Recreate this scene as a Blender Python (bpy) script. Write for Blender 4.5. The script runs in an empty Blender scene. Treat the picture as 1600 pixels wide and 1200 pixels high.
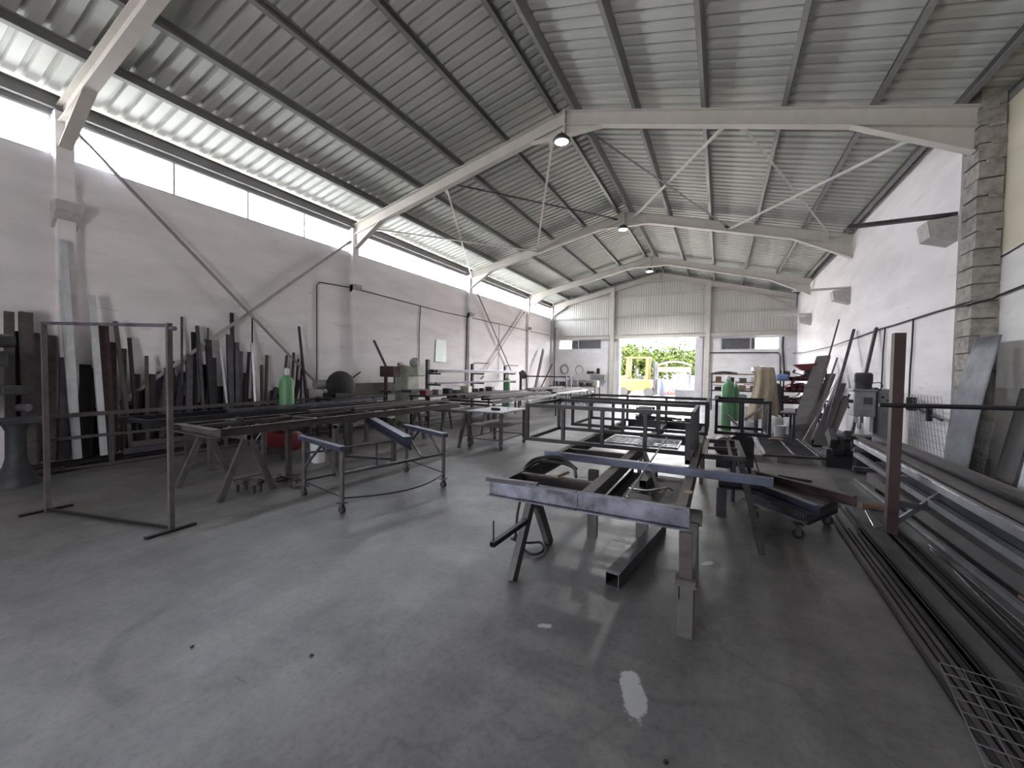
import bpy, math, random
from mathutils import Vector, Matrix
R=random.Random(7)
V=Vector
C=bpy.context.scene.collection
sc=bpy.context.scene
# ------------------------------------------------------------------ camera
FPX=632.35; EYE=V((0,0,1.55))
_yaw,_pit,_rol=0.47424,-0.03122,0.01341
_f=V((-math.sin(_yaw)*math.cos(_pit),math.cos(_yaw)*math.cos(_pit),math.sin(_pit)))
_r0=V((math.cos(_yaw),math.sin(_yaw),0)); _u0=_r0.cross(_f)
_r=math.cos(_rol)*_r0+math.sin(_rol)*_u0; _u=-math.sin(_rol)*_r0+math.cos(_rol)*_u0
cd=bpy.data.cameras.new('camera'); cam=bpy.data.objects.new('camera',cd); C.objects.link(cam)
cd.sensor_width=36; cd.lens=FPX*36/1600; cd.clip_end=500; cd.clip_start=0.05
M=Matrix((_r,_u,-_f)).transposed().to_4x4(); M.translation=EYE; cam.matrix_world=M
sc.camera=cam
def _ray(x,y): return _f+(x-800)/FPX*_r-(y-600)/FPX*_u
def fl(x,y,z=0.): q=_ray(x,y); return EYE+q*((z-EYE.z)/q.z)
def ox(x,y,X): q=_ray(x,y); return EYE+q*(X/q.x)
def oy(x,y,Y): q=_ray(x,y); return EYE+q*(Y/q.y)
# ------------------------------------------------------------------ mesh helper
class MB:
    def __init__(s): s.v=[]; s.f=[]
    def add(s,vs,fs):
        n=len(s.v); s.v+= [V(a) for a in vs]; s.f+=[tuple(n+i for i in f) for f in fs]; return s
    def box(s,c,d,rz=0,rx=0,ry=0):
        m=Matrix.Rotation(rz,3,'Z')@Matrix.Rotation(ry,3,'Y')@Matrix.Rotation(rx,3,'X'); c=V(c)
        b=min(d)*0.08; b=min(b,0.006)
        vs=[];x,y,z=[q/2 for q in d]
        for sx in(-1,1):
            for sy in(-1,1):
                for sz in(-1,1):
                    vs.append(c+m@V((sx*x,sy*y,sz*z)))
        return s.add(vs,[(0,1,3,2),(4,6,7,5),(0,4,5,1),(2,3,7,6),(0,2,6,4),(1,5,7,3)])
    def frame(s,p,q,up):
        p=V(p);q=V(q); w=(q-p).normalized(); up=V(up)
        if abs(w.dot(up))>.98: up=V((1,0,0)) if abs(w.x)<.9 else V((0,1,0))
        a=w.cross(up).normalized(); b=a.cross(w).normalized(); return p,q,w,a,b
    def sweep(s,sec,p,q,up=(0,0,1),cap=True):
        p,q,w,a,b=s.frame(p,q,up); n=len(sec)
        vs=[p+a*x+b*y for x,y in sec]+[q+a*x+b*y for x,y in sec]
        fs=[(i,(i+1)%n,n+(i+1)%n,n+i) for i in range(n)]
        if cap: fs+=[tuple(range(n))[::-1],tuple(range(n,2*n))]
        return s.add(vs,fs)
    def bar(s,p,q,w,h=None,up=(0,0,1)):
        h=h or w; return s.sweep([(-w/2,-h/2),(w/2,-h/2),(w/2,h/2),(-w/2,h/2)],p,q,up)
    def hollow(s,p,q,w,h=None,t=.004,up=(0,0,1)):
        h=h or w; p,q,W,a,b=s.frame(p,q,up); o=[(-w/2,-h/2),(w/2,-h/2),(w/2,h/2),(-w/2,h/2)]
        k=[(x-math.copysign(t,x),y-math.copysign(t,y)) for x,y in o]
        vs=[e+a*x+b*y for e in(p,q) for r in(o,k) for x,y in r]; fs=[]
        for i in range(4):
            j=(i+1)%4
            fs+=[(i,j,8+j,8+i),(4+j,4+i,12+i,12+j),(j,i,4+i,4+j),(8+i,8+j,12+j,12+i)]
        return s.add(vs,fs)
    def ibeam(s,p,q,w,h,t=.012,up=(0,0,1)):
        W=w/2;H=h/2;T=t/2
        return s.sweep([(-W,-H),(W,-H),(W,-H+t),(T,-H+t),(T,H-t),(W,H-t),(W,H),(-W,H),(-W,H-t),(-T,H-t),(-T,-H+t),(-W,-H+t)],p,q,up)
    def chan(s,p,q,w,h,t=.01,up=(0,0,1)):
        W=w/2;H=h/2
        return s.sweep([(-W,-H),(W,-H),(W,-H+t),(-W+t,-H+t),(-W+t,H-t),(W,H-t),(W,H),(-W,H)],p,q,up)
    def angle(s,p,q,w,t=.006,up=(0,0,1)):
        return s.sweep([(0,0),(w,0),(w,t),(t,t),(t,w),(0,w)],p,q,up)
    def cyl(s,p,q,r,r2=None,n=12):
        r2=r if r2 is None else r2; p,q,w,a,b=s.frame(p,q,(0,0,1))
        cs=[(math.cos(2*math.pi*i/n),math.sin(2*math.pi*i/n)) for i in range(n)]
        vs=[p+(a*x+b*y)*r for x,y in cs]+[q+(a*x+b*y)*r2 for x,y in cs]
        return s.add(vs,[(i,(i+1)%n,n+(i+1)%n,n+i) for i in range(n)]+[tuple(range(n))[::-1],tuple(range(n,2*n))])
    def path(s,pts,r,n=8):
        pts=[V(p) for p in pts]; m=len(pts); vs=[];prev=None
        for i,p in enumerate(pts):
            w=(pts[min(i+1,m-1)]-pts[max(i-1,0)]).normalized()
            if prev is None: prev=V((0,0,1)) if abs(w.z)<.9 else V((1,0,0))
            a=w.cross(prev).normalized(); b=a.cross(w).normalized(); prev=b
            for k in range(n): t=2*math.pi*k/n; vs.append(p+(a*math.cos(t)+b*math.sin(t))*r)
        fs=[(i*n+k,i*n+(k+1)%n,(i+1)*n+(k+1)%n,(i+1)*n+k) for i in range(m-1) for k in range(n)]
        fs+=[tuple(range(n))[::-1],tuple(range((m-1)*n,m*n))]
        return s.add(vs,fs)
    def lathe(s,c,prof,n=20,axis=(0,0,1)):
        c=V(c); q=V(axis).to_track_quat('Z','Y'); vs=[]
        for r,z in prof:
            for k in range(n): t=2*math.pi*k/n; vs.append(c+q@V((r*math.cos(t),r*math.sin(t),z)))
        m=len(prof)
        fs=[(i*n+k,i*n+(k+1)%n,(i+1)*n+(k+1)%n,(i+1)*n+k) for i in range(m-1) for k in range(n)]
        fs+=[tuple(range(n))[::-1],tuple(range((m-1)*n,m*n))]
        return s.add(vs,fs)
    def poly(s,pts,off):   # prism
        n=len(pts); pts=[V(p) for p in pts]; off=V(off)
        return s.add(pts+[p+off for p in pts],[tuple(range(n)),tuple(range(n,2*n))[::-1]]+[((i+1)%n,i,n+i,n+(i+1)%n) for i in range(n)])
    def grid(s,nu,nv,fn):
        vs=[V(fn(i/nu,j/nv)) for i in range(nu+1) for j in range(nv+1)]
        fs=[(i*(nv+1)+j,(i+1)*(nv+1)+j,(i+1)*(nv+1)+j+1,i*(nv+1)+j+1) for i in range(nu) for j in range(nv)]
        return s.add(vs,fs)
    def build(s,name,mat,parent=None,label=None,cat=None,group=None,kind=None,smooth=False,mod=None,bevel=0):
        me=bpy.data.meshes.new(name)
        off=V((0,0,0)); o2=parent
        if parent is None:
            xs=[v.x for v in s.v];ys=[v.y for v in s.v];zs=[v.z for v in s.v]
            off=V(((min(xs)+max(xs))/2,(min(ys)+max(ys))/2,min(zs)))
        while o2 is not None: off=off+o2.location; o2=o2.parent
        me.from_pydata([v-off for v in s.v],[],s.f)
        import bmesh
        bm=bmesh.new(); bm.from_mesh(me); bmesh.ops.recalc_face_normals(bm,faces=bm.faces); bm.to_mesh(me); bm.free()
        o=bpy.data.objects.new(name,me); C.objects.link(o)
        if mat: me.materials.append(mat)
        if parent is None: o.location=off
        else: o.parent=parent
        if smooth:
            for p in me.polygons: p.use_smooth=True
            me.set_sharp_from_angle(angle=math.radians(40))
        if bevel:
            b=o.modifiers.new('bevel','BEVEL'); b.width=bevel; b.segments=2; b.limit_method='ANGLE'
        tag(o,label,cat,group,kind); return o
def tag(o,label=None,cat=None,group=None,kind=None):
    if label: o['label']=label
    if cat: o['category']=cat
    if group: o['group']=group
    if kind: o['kind']=kind
    return o
def thing(name,loc,label,cat,group=None):
    o=bpy.data.objects.new(name,None); C.objects.link(o); o.location=V(loc); o.empty_display_size=.1
    return tag(o,label,cat,group)
def kids(o): return [c for c in bpy.data.objects if c.parent==o]
def dup(root,loc,rz,label,group=None):
    def cp(o,par):
        c=o.copy(); C.objects.link(c); c.parent=par
        for k in kids_map.get(o.name,[]): cp(k,c)
        return c
    kids_map={}
    for o in bpy.data.objects:
        if o.parent: kids_map.setdefault(o.parent.name,[]).append(o)
    r=cp(root,None); r.location=V(loc); r.rotation_euler=(0,0,rz); r['label']=label
    if group: r['group']=group
    return r
# ------------------------------------------------------------------ materials
def lin(c): return tuple((x/12.92 if x<=.04045 else ((x+.055)/1.055)**2.4) for x in c)
def mat(name,rgb,rough=.6,metal=0.,var=.25,scale=6.,bump=0.,rgb2=None,stretch=None,emit=None,spec=.5):
    m=bpy.data.materials.new(name); m.use_nodes=True; nt=m.node_tree; N=nt.nodes; L=nt.links
    b=N['Principled BSDF']; c=lin([x/255 for x in rgb])
    b.inputs['Roughness'].default_value=rough; b.inputs['Metallic'].default_value=metal
    b.inputs['Specular IOR Level'].default_value=spec
    if emit:
        b.inputs['Emission Color'].default_value=(*c,1); b.inputs['Emission Strength'].default_value=emit
    tc=N.new('ShaderNodeTexCoord'); mp=N.new('ShaderNodeMapping'); L.new(tc.outputs['Object'],mp.inputs[0])
    if stretch: mp.inputs['Scale'].default_value=stretch
    nz=N.new('ShaderNodeTexNoise'); nz.inputs['Scale'].default_value=scale; nz.inputs['Detail'].default_value=6; nz.inputs['Roughness'].default_value=.65
    L.new(mp.outputs[0],nz.inputs['Vector'])
    cr=N.new('ShaderNodeValToRGB'); cr.color_ramp.elements[0].position=.36; cr.color_ramp.elements[1].position=.64
    d=[x*(1-var) for x in c] if rgb2 is None else lin([x/255 for x in rgb2]); l=[min(1,x*(1+var*.6)) for x in c] if rgb2 is None else c
    cr.color_ramp.elements[0].color=(*d,1); cr.color_ramp.elements[1].color=(*l,1)
    L.new(nz.outputs['Fac'],cr.inputs[0]); L.new(cr.outputs[0],b.inputs['Base Color'])
    if bump:
        bp=N.new('ShaderNodeBump'); bp.inputs['Strength'].default_value=bump; bp.inputs['Distance'].default_value=.02
        L.new(nz.outputs['Fac'],bp.inputs['Height']); L.new(bp.outputs[0],b.inputs['Normal'])
    return m
MT={}
DUSTY={'dark_steel':.3,'black_steel':.2,'mid_steel':.4,'brown_steel':.35,'blue_steel':.25,'dusty_steel':.6,'grey_paint':.5,'machine_grey':.3,'machine_dark':.4,'rust_red':.3,'frame_paint':0}
def dust(m,amt):   # settled workshop dust on the upward faces
    nt=m.node_tree; N=nt.nodes; L=nt.links; b=N['Principled BSDF']; src=b.inputs['Base Color'].links[0].from_socket
    g=N.new('ShaderNodeNewGeometry'); sp=N.new('ShaderNodeSeparateXYZ'); L.new(g.outputs['True Normal'],sp.inputs[0])
    r=N.new('ShaderNodeMapRange'); r.inputs[1].default_value=.6; r.inputs[2].default_value=.95; r.inputs[4].default_value=amt; L.new(sp.outputs['Z'],r.inputs[0])
    x=N.new('ShaderNodeMixRGB'); L.new(r.outputs[0],x.inputs[0]); L.new(src,x.inputs[1]); x.inputs[2].default_value=(*lin((.46,.44,.43)),1); L.new(x.outputs[0],b.inputs['Base Color'])
def mk(k,*a,**kw):
    MT[k]=mat(k,*a,**kw)
    if DUSTY.get(k): dust(MT[k],DUSTY[k])
mk('frame_paint',(190,186,180),.55,0,.08,3)
mk('purlin_paint',(128,128,128),.5,.2,.1,3)
mk('roof_sheet',(176,178,174),.6,.1,.08,1.2,stretch=(1,.3,1))
mk('clad_sheet',(196,194,190),.5,.2,.08,1.5,stretch=(1,1,.2))
mk('block',(150,145,140),.95,0,.35,9,.5)
mk('corbel',(178,174,172),.9,0,.15,12,.3)
mk('dark_steel',(50,48,55),.45,.6,.35,7)
mk('black_steel',(32,31,36),.5,.5,.4,7)
mk('mid_steel',(78,76,84),.5,.5,.45,5)
mk('brown_steel',(68,58,59),.6,.4,.35,7)
mk('blue_steel',(68,72,90),.4,.5,.3,5)
mk('galv',(138,140,146),.35,.6,.2,5)
mk('bright',(215,216,222),.25,.9,.1,5)
mk('grey_paint',(82,79,79),.6,.2,.2,6)
mk('dusty_steel',(78,72,73),.7,.3,.3,8)
mk('rust_red',(66,48,50),.6,.2,.35,6)
mk('red_paint',(92,26,34),.4,0,.25,5)
mk('green_paint',(84,130,92),.45,0,.15,9)
mk('white_plastic',(190,190,192),.5,0,.1,6)
mk('black_plastic',(28,28,31),.6,0,.25,6)
mk('scorched_steel',(112,114,130),.5,.4,0,4.5,rgb2=(48,46,54))
mk('rubber',(26,26,28),.8,0,.2,6)
mk('cable',(42,40,42),.7,0,.2,6)
mk('canvas',(160,146,128),.9,0,.18,14,.4,stretch=(1,1,.3))
mk('wood',(120,94,78),.8,0,.3,7,stretch=(1,.2,1))
mk('pale_wood',(140,120,102),.8,0,.25,7)
mk('machine_grey',(128,128,130),.5,.1,.25,5)
mk('machine_dark',(54,54,58),.65,.3,.35,7)
mk('machine_pale',(160,164,152),.5,.1,.2,5)
mk('red_tools',(96,42,46),.5,.1,.4,9)
mk('yellow_paint',(92,66,14),.45,0,.1,5)
mk('orange_cover',(84,60,50),.7,0,.15,3)
mk('hut_white',(92,92,95),.7,0,.05,3)
mk('hut_blue',(62,70,84),.5,0,.1,3)
mk('leaf',(58,68,26),.8,0,.5,3,rgb2=(18,28,10),spec=.1)
mk('outdoor_wood',(80,48,40),.9,0,.3,7)
mk('outdoor_grey',(50,52,56),.8,0,.2,7)
mk('bark',(90,76,60),.9,0,.3,8,.4)
mk('yard',(206,196,178),.9,0,.12,2)
mk('kerb',(134,130,128),.9,0,.2,5,.2)
mk('lamp_body',(70,70,74),.5,.4,.1,5)
mk('lamp_glow',(255,250,240),.5,0,0,5,emit=14)
mk('lamp_glow_dim',(235,232,228),.4,0,0,5,emit=.9)
mk('window_frame',(196,198,202),.5,.2,.1,5)
mk('dark_glass',(98,98,102),.25,0,.2,6)
mk('shutter',(196,194,200),.5,.1,.08,5)
mk('blue_cloth',(108,128,168),.9,0,.2,8)
mk('sheet_grey',(108,110,116),.6,.25,.35,3.2)
mk('fibre_cement',(184,184,188),.8,0,.2,4)
mk('cardboard',(160,136,104),.9,0,.1,5)
def poster_mat():
    m=mat('poster_print',(235,238,240),.4,0,.1,30,rgb2=(120,150,140)); return m
MT['poster']=poster_mat()
# glass pane: thin clear
g=bpy.data.materials.new('window_glass'); g.use_nodes=True; nt=g.node_tree; N=nt.nodes; L=nt.links
N.remove(N['Principled BSDF']); o_=N['Material Output']; t_=N.new('ShaderNodeBsdfTransparent'); t_.inputs[0].default_value=(.93,.95,.96,1)
gl=N.new('ShaderNodeBsdfGlossy'); gl.inputs['Roughness'].default_value=.05; mx=N.new('ShaderNodeMixShader'); mx.inputs[0].default_value=.06
L.new(t_.outputs[0],mx.inputs[1]); L.new(gl.outputs[0],mx.inputs[2]); L.new(mx.outputs[0],o_.inputs[0]); MT['glass']=g
# plaster wall
def plaster(name,rgb,upper=None,zs=3.3):
    m=bpy.data.materials.new(name); m.use_nodes=True; nt=m.node_tree; N=nt.nodes; L=nt.links; b=N['Principled BSDF']
    b.inputs['Roughness'].default_value=.85; b.inputs['Specular IOR Level'].default_value=.25
    geo=N.new('ShaderNodeNewGeometry'); c=lin([x/255 for x in rgb])
    n1=N.new('ShaderNodeTexNoise'); n1.inputs['Scale'].default_value=.9; n1.inputs['Detail'].default_value=7; n1.inputs['Roughness'].default_value=.6
    mp=N.new('ShaderNodeMapping'); mp.inputs['Scale'].default_value=(1,.5,2.2); L.new(geo.outputs['Position'],mp.inputs[0]); L.new(mp.outputs[0],n1.inputs[0])
    r1=N.new('ShaderNodeValToRGB'); r1.color_ramp.elements[0].position=.3; r1.color_ramp.elements[1].position=.62
    r1.color_ramp.elements[0].color=(*[x*.80 for x in c],1); r1.color_ramp.elements[1].color=(*c,1); L.new(n1.outputs[0],r1.inputs[0])
    # scuffs
    n2=N.new('ShaderNodeTexNoise'); n2.inputs['Scale'].default_value=2.2; n2.inputs['Detail'].default_value=9; n2.inputs['Roughness'].default_value=.75
    mp2=N.new('ShaderNodeMapping'); mp2.inputs['Scale'].default_value=(1,.45,3.2); L.new(geo.outputs['Position'],mp2.inputs[0]); L.new(mp2.outputs[0],n2.inputs[0])
    r2=N.new('ShaderNodeValToRGB'); r2.color_ramp.elements[0].position=.27; r2.color_ramp.elements[1].position=.39
    r2.color_ramp.elements[0].color=(.6,.57,.55,1); r2.color_ramp.elements[1].color=(1,1,1,1); L.new(n2.outputs[0],r2.inputs[0])
    mu=N.new('ShaderNodeMixRGB'); mu.blend_type='MULTIPLY'; mu.inputs[0].default_value=1; L.new(r1.outputs[0],mu.inputs[1]); L.new(r2.outputs[0],mu.inputs[2])
    out=mu.outputs[0]
    if upper:
        sp=N.new('ShaderNodeSeparateXYZ'); L.new(geo.outputs['Position'],sp.inputs[0])
        gt=N.new('ShaderNodeMapRange'); gt.inputs[1].default_value=zs-.01; gt.inputs[2].default_value=zs+.01; L.new(sp.outputs['Z'],gt.inputs[0])
        m3=N.new('ShaderNodeMixRGB'); m3.blend_type='MULTIPLY'; L.new(gt.outputs[0],m3.inputs[0]); L.new(out,m3.inputs[1]); m3.inputs[2].default_value=(*upper,1); out=m3.outputs[0]
    L.new(out,b.inputs['Base Color'])
    ad=N.new('ShaderNodeMath'); ad.operation='ADD'; L.new(n1.outputs[0],ad.inputs[0]); L.new(n2.outputs[0],ad.inputs[1])
    bp=N.new('ShaderNodeBump'); bp.inputs['Strength'].default_value=.35; bp.inputs['Distance'].default_value=.05; L.new(ad.outputs[0],bp.inputs['Height']); L.new(bp.outputs[0],b.inputs['Normal'])
    return m
MT['plaster']=plaster('plaster_white',(226,221,224))
MT['plaster_far']=plaster('plaster_far_white',(224,223,226))
MT['plaster_yellow']=plaster('plaster_cream_top',(222,219,217),(.86,.82,.66),3.22)
# concrete floor
def floor_mat():
    m=bpy.data.materials.new('concrete_floor'); m.use_nodes=True; nt=m.node_tree; N=nt.nodes; L=nt.links; b=N['Principled BSDF']
    geo=N.new('ShaderNodeNewGeometry'); P=geo.outputs['Position']
    def noise(s,d,r,sc=None):
        n=N.new('ShaderNodeTexNoise'); n.inputs['Scale'].default_value=s; n.inputs['Detail'].default_value=d; n.inputs['Roughness'].default_value=r
        if sc:
            mp=N.new('ShaderNodeMapping'); mp.inputs['Scale'].default_value=sc; L.new(P,mp.inputs[0]); L.new(mp.outputs[0],n.inputs[0])
        else: L.new(P,n.inputs[0])
        return n.outputs[0]
    def ramp(i,p0,c0,p1,c1):
        r=N.new('ShaderNodeValToRGB'); e=r.color_ramp.elements; e[0].position=p0;e[1].position=p1;e[0].color=(*c0,1);e[1].color=(*c1,1); L.new(i,r.inputs[0]); return r.outputs[0]
    def mul(a,bb,f=1.,mode='MULTIPLY'):
        x=N.new('ShaderNodeMixRGB'); x.blend_type=mode
        if isinstance(f,float): x.inputs[0].default_value=f
        else: L.new(f,x.inputs[0])
        L.new(a,x.inputs[1])
        if isinstance(bb,tuple): x.inputs[2].default_value=(*bb,1)
        else: L.new(bb,x.inputs[2])
        return x.outputs[0]
    def ma(op,a,bb=0.):
        x=N.new('ShaderNodeMath'); x.operation=op
        for k,q in enumerate((a,bb)):
            if isinstance(q,(int,float)): x.inputs[k].default_value=q
            else: L.new(q,x.inputs[k])
        return x.outputs[0]
    base=ramp(noise(.7,6,.6),.3,(.140,.134,.134),.7,(.196,.188,.185))
    a=mul(base,ramp(noise(3.5,9,.7),.28,(.66,.66,.67),.58,(1,1,1)))
    a=mul(a,ramp(noise(26,6,.75),.36,(.76,.76,.77),.52,(1,1,1)))
    # streaks along the hall
    a=mul(a,ramp(noise(1.1,6,.7,(2.2,.35,1)),.32,(.74,.74,.77),.6,(1,1,1)))
    sp=N.new('ShaderNodeSeparateXYZ'); L.new(P,sp.inputs[0])
    X,Y=sp.outputs[0],sp.outputs[1]
    n=noise(7,6,.8,(1,1,1))
    # curved tyre mark
    def arc(cx,cy,r,w,amin,amax,dark):
        dx=ma('SUBTRACT',X,cx); dy=ma('SUBTRACT',Y,cy)
        d=ma('SQRT',ma('ADD',ma('MULTIPLY',dx,dx),ma('MULTIPLY',dy,dy)))
        k=ma('ABSOLUTE',ma('SUBTRACT',d,r)); 
        mr=N.new('ShaderNodeMapRange'); mr.inputs[1].default_value=w; mr.inputs[2].default_value=w*.45; L.new(k,mr.inputs[0])
        an=ma('ARCTAN2',dy,dx); 
        m1=N.new('ShaderNodeMapRange'); m1.inputs[1].default_value=amin-.12; m1.inputs[2].default_value=amin+.12; L.new(an,m1.inputs[0])
        m2=N.new('ShaderNodeMapRange'); m2.inputs[1].default_value=amax+.12; m2.inputs[2].default_value=amax-.12; L.new(an,m2.inputs[0])
        nn=N.new('ShaderNodeMapRange'); nn.inputs[1].default_value=.32; nn.inputs[2].default_value=.55; L.new(n,nn.inputs[0])
        f=ma('MULTIPLY',ma('MULTIPLY',mr.outputs[0],m1.outputs[0]),ma('MULTIPLY',m2.outputs[0],nn.outputs[0]))
        return ma('MULTIPLY',f,dark)
    # fine dark scratches and hairline cracks
    vr=N.new('ShaderNodeTexVoronoi'); vr.feature='DISTANCE_TO_EDGE'; vr.inputs['Scale'].default_value=.42
    wn=N.new('ShaderNodeTexNoise'); wn.inputs['Scale'].default_value=2.5; wn.inputs['Detail'].default_value=6; L.new(P,wn.inputs[0])
    wm=N.new('ShaderNodeMixRGB'); wm.inputs[0].default_value=.35; L.new(P,wm.inputs[1]); L.new(wn.outputs['Color'],wm.inputs[2]); L.new(wm.outputs[0],vr.inputs['Vector'])
    a=mul(a,ramp(vr.outputs['Distance'],.0,(.62,.62,.62),.006,(1,1,1)),.55)
    a=mul(a,ramp(noise(16,3,.5,(.35,2.6,1)),.27,(.7,.7,.7),.31,(1,1,1)))
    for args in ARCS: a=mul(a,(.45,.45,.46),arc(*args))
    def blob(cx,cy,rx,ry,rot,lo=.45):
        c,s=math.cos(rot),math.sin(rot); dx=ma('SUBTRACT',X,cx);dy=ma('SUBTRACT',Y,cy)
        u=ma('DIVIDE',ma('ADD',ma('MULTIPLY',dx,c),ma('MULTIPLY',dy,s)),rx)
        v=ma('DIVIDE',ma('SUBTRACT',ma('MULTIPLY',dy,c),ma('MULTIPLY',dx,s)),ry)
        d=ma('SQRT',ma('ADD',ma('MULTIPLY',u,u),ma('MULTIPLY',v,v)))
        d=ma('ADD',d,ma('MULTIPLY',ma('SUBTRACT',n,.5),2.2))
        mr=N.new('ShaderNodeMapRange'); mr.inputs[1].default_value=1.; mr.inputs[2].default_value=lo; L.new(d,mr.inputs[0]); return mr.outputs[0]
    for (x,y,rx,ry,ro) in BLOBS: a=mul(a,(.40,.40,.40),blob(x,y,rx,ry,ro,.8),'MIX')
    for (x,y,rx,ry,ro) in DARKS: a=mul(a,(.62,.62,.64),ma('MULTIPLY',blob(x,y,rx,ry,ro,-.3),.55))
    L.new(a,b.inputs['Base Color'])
    L.new(ramp(noise(2,5,.6),.3,(.34,.34,.34),.7,(.52,.52,.52)),b.inputs['Roughness'])
    b.inputs['Specular IOR Level'].default_value=.4
    bp=N.new('ShaderNodeBump'); bp.inputs['Strength'].default_value=.25; bp.inputs['Distance'].default_value=.01
    L.new(noise(9,9,.7),bp.inputs['Height']); L.new(bp.outputs[0],b.inputs['Normal'])
    return m
def circ(p,q,r):
    ax,ay,bx,by,cx,cy=p.x,p.y,q.x,q.y,r.x,r.y
    d=2*(ax*(by-cy)+bx*(cy-ay)+cx*(ay-by))
    ux=((ax*ax+ay*ay)*(by-cy)+(bx*bx+by*by)*(cy-ay)+(cx*cx+cy*cy)*(ay-by))/d
    uy=((ax*ax+ay*ay)*(cx-bx)+(bx*bx+by*by)*(ax-cx)+(cx*cx+cy*cy)*(bx-ax))/d
    return ux,uy,math.hypot(ax-ux,ay-uy)
_p=[fl(168,1075),fl(205,985),fl(290,935)]
cx_,cy_,rr_=circ(*_p); an=sorted(math.atan2(q.y-cy_,q.x-cx_) for q in _p)
ARCS=[(cx_,cy_,rr_,.055,an[0]+.05,an[-1]+.35,.6)]
_w=fl(990,1085); _w2=fl(1015,1120); BLOBS=[(_w.x,_w.y,.16,.06,1.9),(fl(852,978).x,fl(852,978).y,.05,.025,.4),(fl(1105,880).x,fl(1105,880).y,.07,.03,.9)]
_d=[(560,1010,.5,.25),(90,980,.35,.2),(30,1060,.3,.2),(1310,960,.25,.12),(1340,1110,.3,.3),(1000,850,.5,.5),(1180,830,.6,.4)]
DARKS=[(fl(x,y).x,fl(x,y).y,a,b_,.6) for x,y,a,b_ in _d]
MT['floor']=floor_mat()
# ================================================================== THE SETTING
XL,XR,XA=-8.97,3.01,-2.91; ZL,ZR,ZA=5.42,5.24,6.80
YF=[2.42,7.89,13.60,19.13,22.45]; Y0,Y1=-4.,22.6
def zl(x): return ZL+(x-XL)*(ZA-ZL)/(XA-XL)
def zr(x): return ZA-(x-XA)*(ZA-ZR)/(XR-XA)
def S(mb,name,m,**k): return mb.build(name,MT[m],kind='structure',**k)
S(MB().box((-3,9.3,-.1),(13.4,26.8,.2)),'floor','floor')
# left wall, long window strip above it
S(MB().box((XL-.12,9.3,2.34),(.24,26.8,4.68)),'wall_left','plaster')
# right wall
w=MB().box((XR+.15,(YF[1]+13.6)/2+.15,2.70),(.3,13.6-YF[1]-.3,5.4)); S(w,'wall_right','plaster')
S(MB().box((XR+.22,18.1,2.69),(.3,9.0,5.38)),'wall_right','plaster')
S(MB().box((XR+.285+.15,(Y0+8.5)/2,2.67),(.3,8.5-Y0,5.34)),'wall_right','plaster_yellow')
# rough block pillar between the two
b=MB(); z=0.
while z<5.3:
    h=.235; j=R.uniform(-.006,.006)
    b.box((XR+.145+j,YF[1]+.1+R.uniform(-.012,.012),z+h/2),(.27+R.uniform(-.03,.01),.38,h-.022),rz=R.uniform(-.02,.02))
    if R.random()<.45: b.box((XR+.16+R.uniform(-.05,.06),YF[1]-.09,z+h-.012),(.15,.03,.05),rz=R.uniform(-.2,.2))
    z+=h
b.box((XR+.165,YF[1]+.13,2.65),(.23,.34,5.3))
S(b,'trim_1','block')
# wall behind the camera with an open gateway
b=MB(); b.box((-6.35,Y0+.1,2.5),(5.5,.2,5)); b.box((.9,Y0+.1,2.5),(6.0,.2,5)); b.box((-2.85,Y0+.1,4.55),(1.7,.2,4.4)); b.box((-3,Y0+.1,5.9),(12.6,.2,1.8)); S(b,'wall_front','plaster')
# far gable
b=MB(); y=Y1+.12; T=.24
def blk(x0,x1,z0,z1): b.box(((x0+x1)/2,y,(z0+z1)/2),(x1-x0,T,z1-z0))
DX0,DX1,DZ=-5.02,-1.0,3.37
W1=(-8.52,-5.98,2.86,3.42); W2=(-.0,2.46,2.74,3.36)
blk(-9.2,W1[0],0,3.42);blk(W1[0],W1[1],0,W1[2]);blk(W1[1],DX0,0,3.42)
blk(DX1,W2[0],0,3.42);blk(W2[0],W2[1],0,W2[2]);blk(W2[1],3.3,0,3.42)
blk(W1[0],W1[1],W1[3],3.45);blk(W2[0],W2[1],W2[3],3.45)
S(b,'wall_far','plaster_far')
# ribbed cladding over the block wall
def clad(x0,x1,nm):
    b=MB(); x=x0; pts=[]
    while x<x1-1e-6:
        for dx,dy in((0,0),(.075,0),(.082,.016),(.118,.016),(.125,0)): pts.append((min(x+dx,x1),dy))
        x+=.125
    vs=[];
    for (px_,dy) in pts:
        zt=(zl(px_) if px_<XA else zr(px_))+.25
        vs+=[(px_,Y1+.03+dy,3.42),(px_,Y1+.03+dy,zt)]
    b.add(vs,[(2*i,2*i+2,2*i+3,2*i+1) for i in range(len(pts)-1)])
    return S(b,'wall_far','clad_sheet')
clad(-9.2,XA,'l'); clad(XA,3.3,'r')
# gable steel: lintel beam, girts, posts
b=MB(); b.ibeam((-9.1,Y1-.08,3.52),(3.2,Y1-.08,3.52),.16,.22); S(b,'trim_2','frame_paint')
b=MB()
for z,x0,x1 in((4.62,-9.0,3.05),(5.72,-7.5,1.2)):
    b.chan((x0,Y1-.02,z),(x1,Y1-.02,z),.06,.09)
S(b,'trim_3','frame_paint')
for x,n in((-5.35,'trim_4'),(-.6,'trim_5')):
    b=MB(); zt=zl(x) if x<XA else zr(x); b.ibeam((x,Y1-.12,0),(x,Y1-.12,zt),.2,.2,up=(0,1,0)); S(b,n,'frame_paint')
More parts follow.
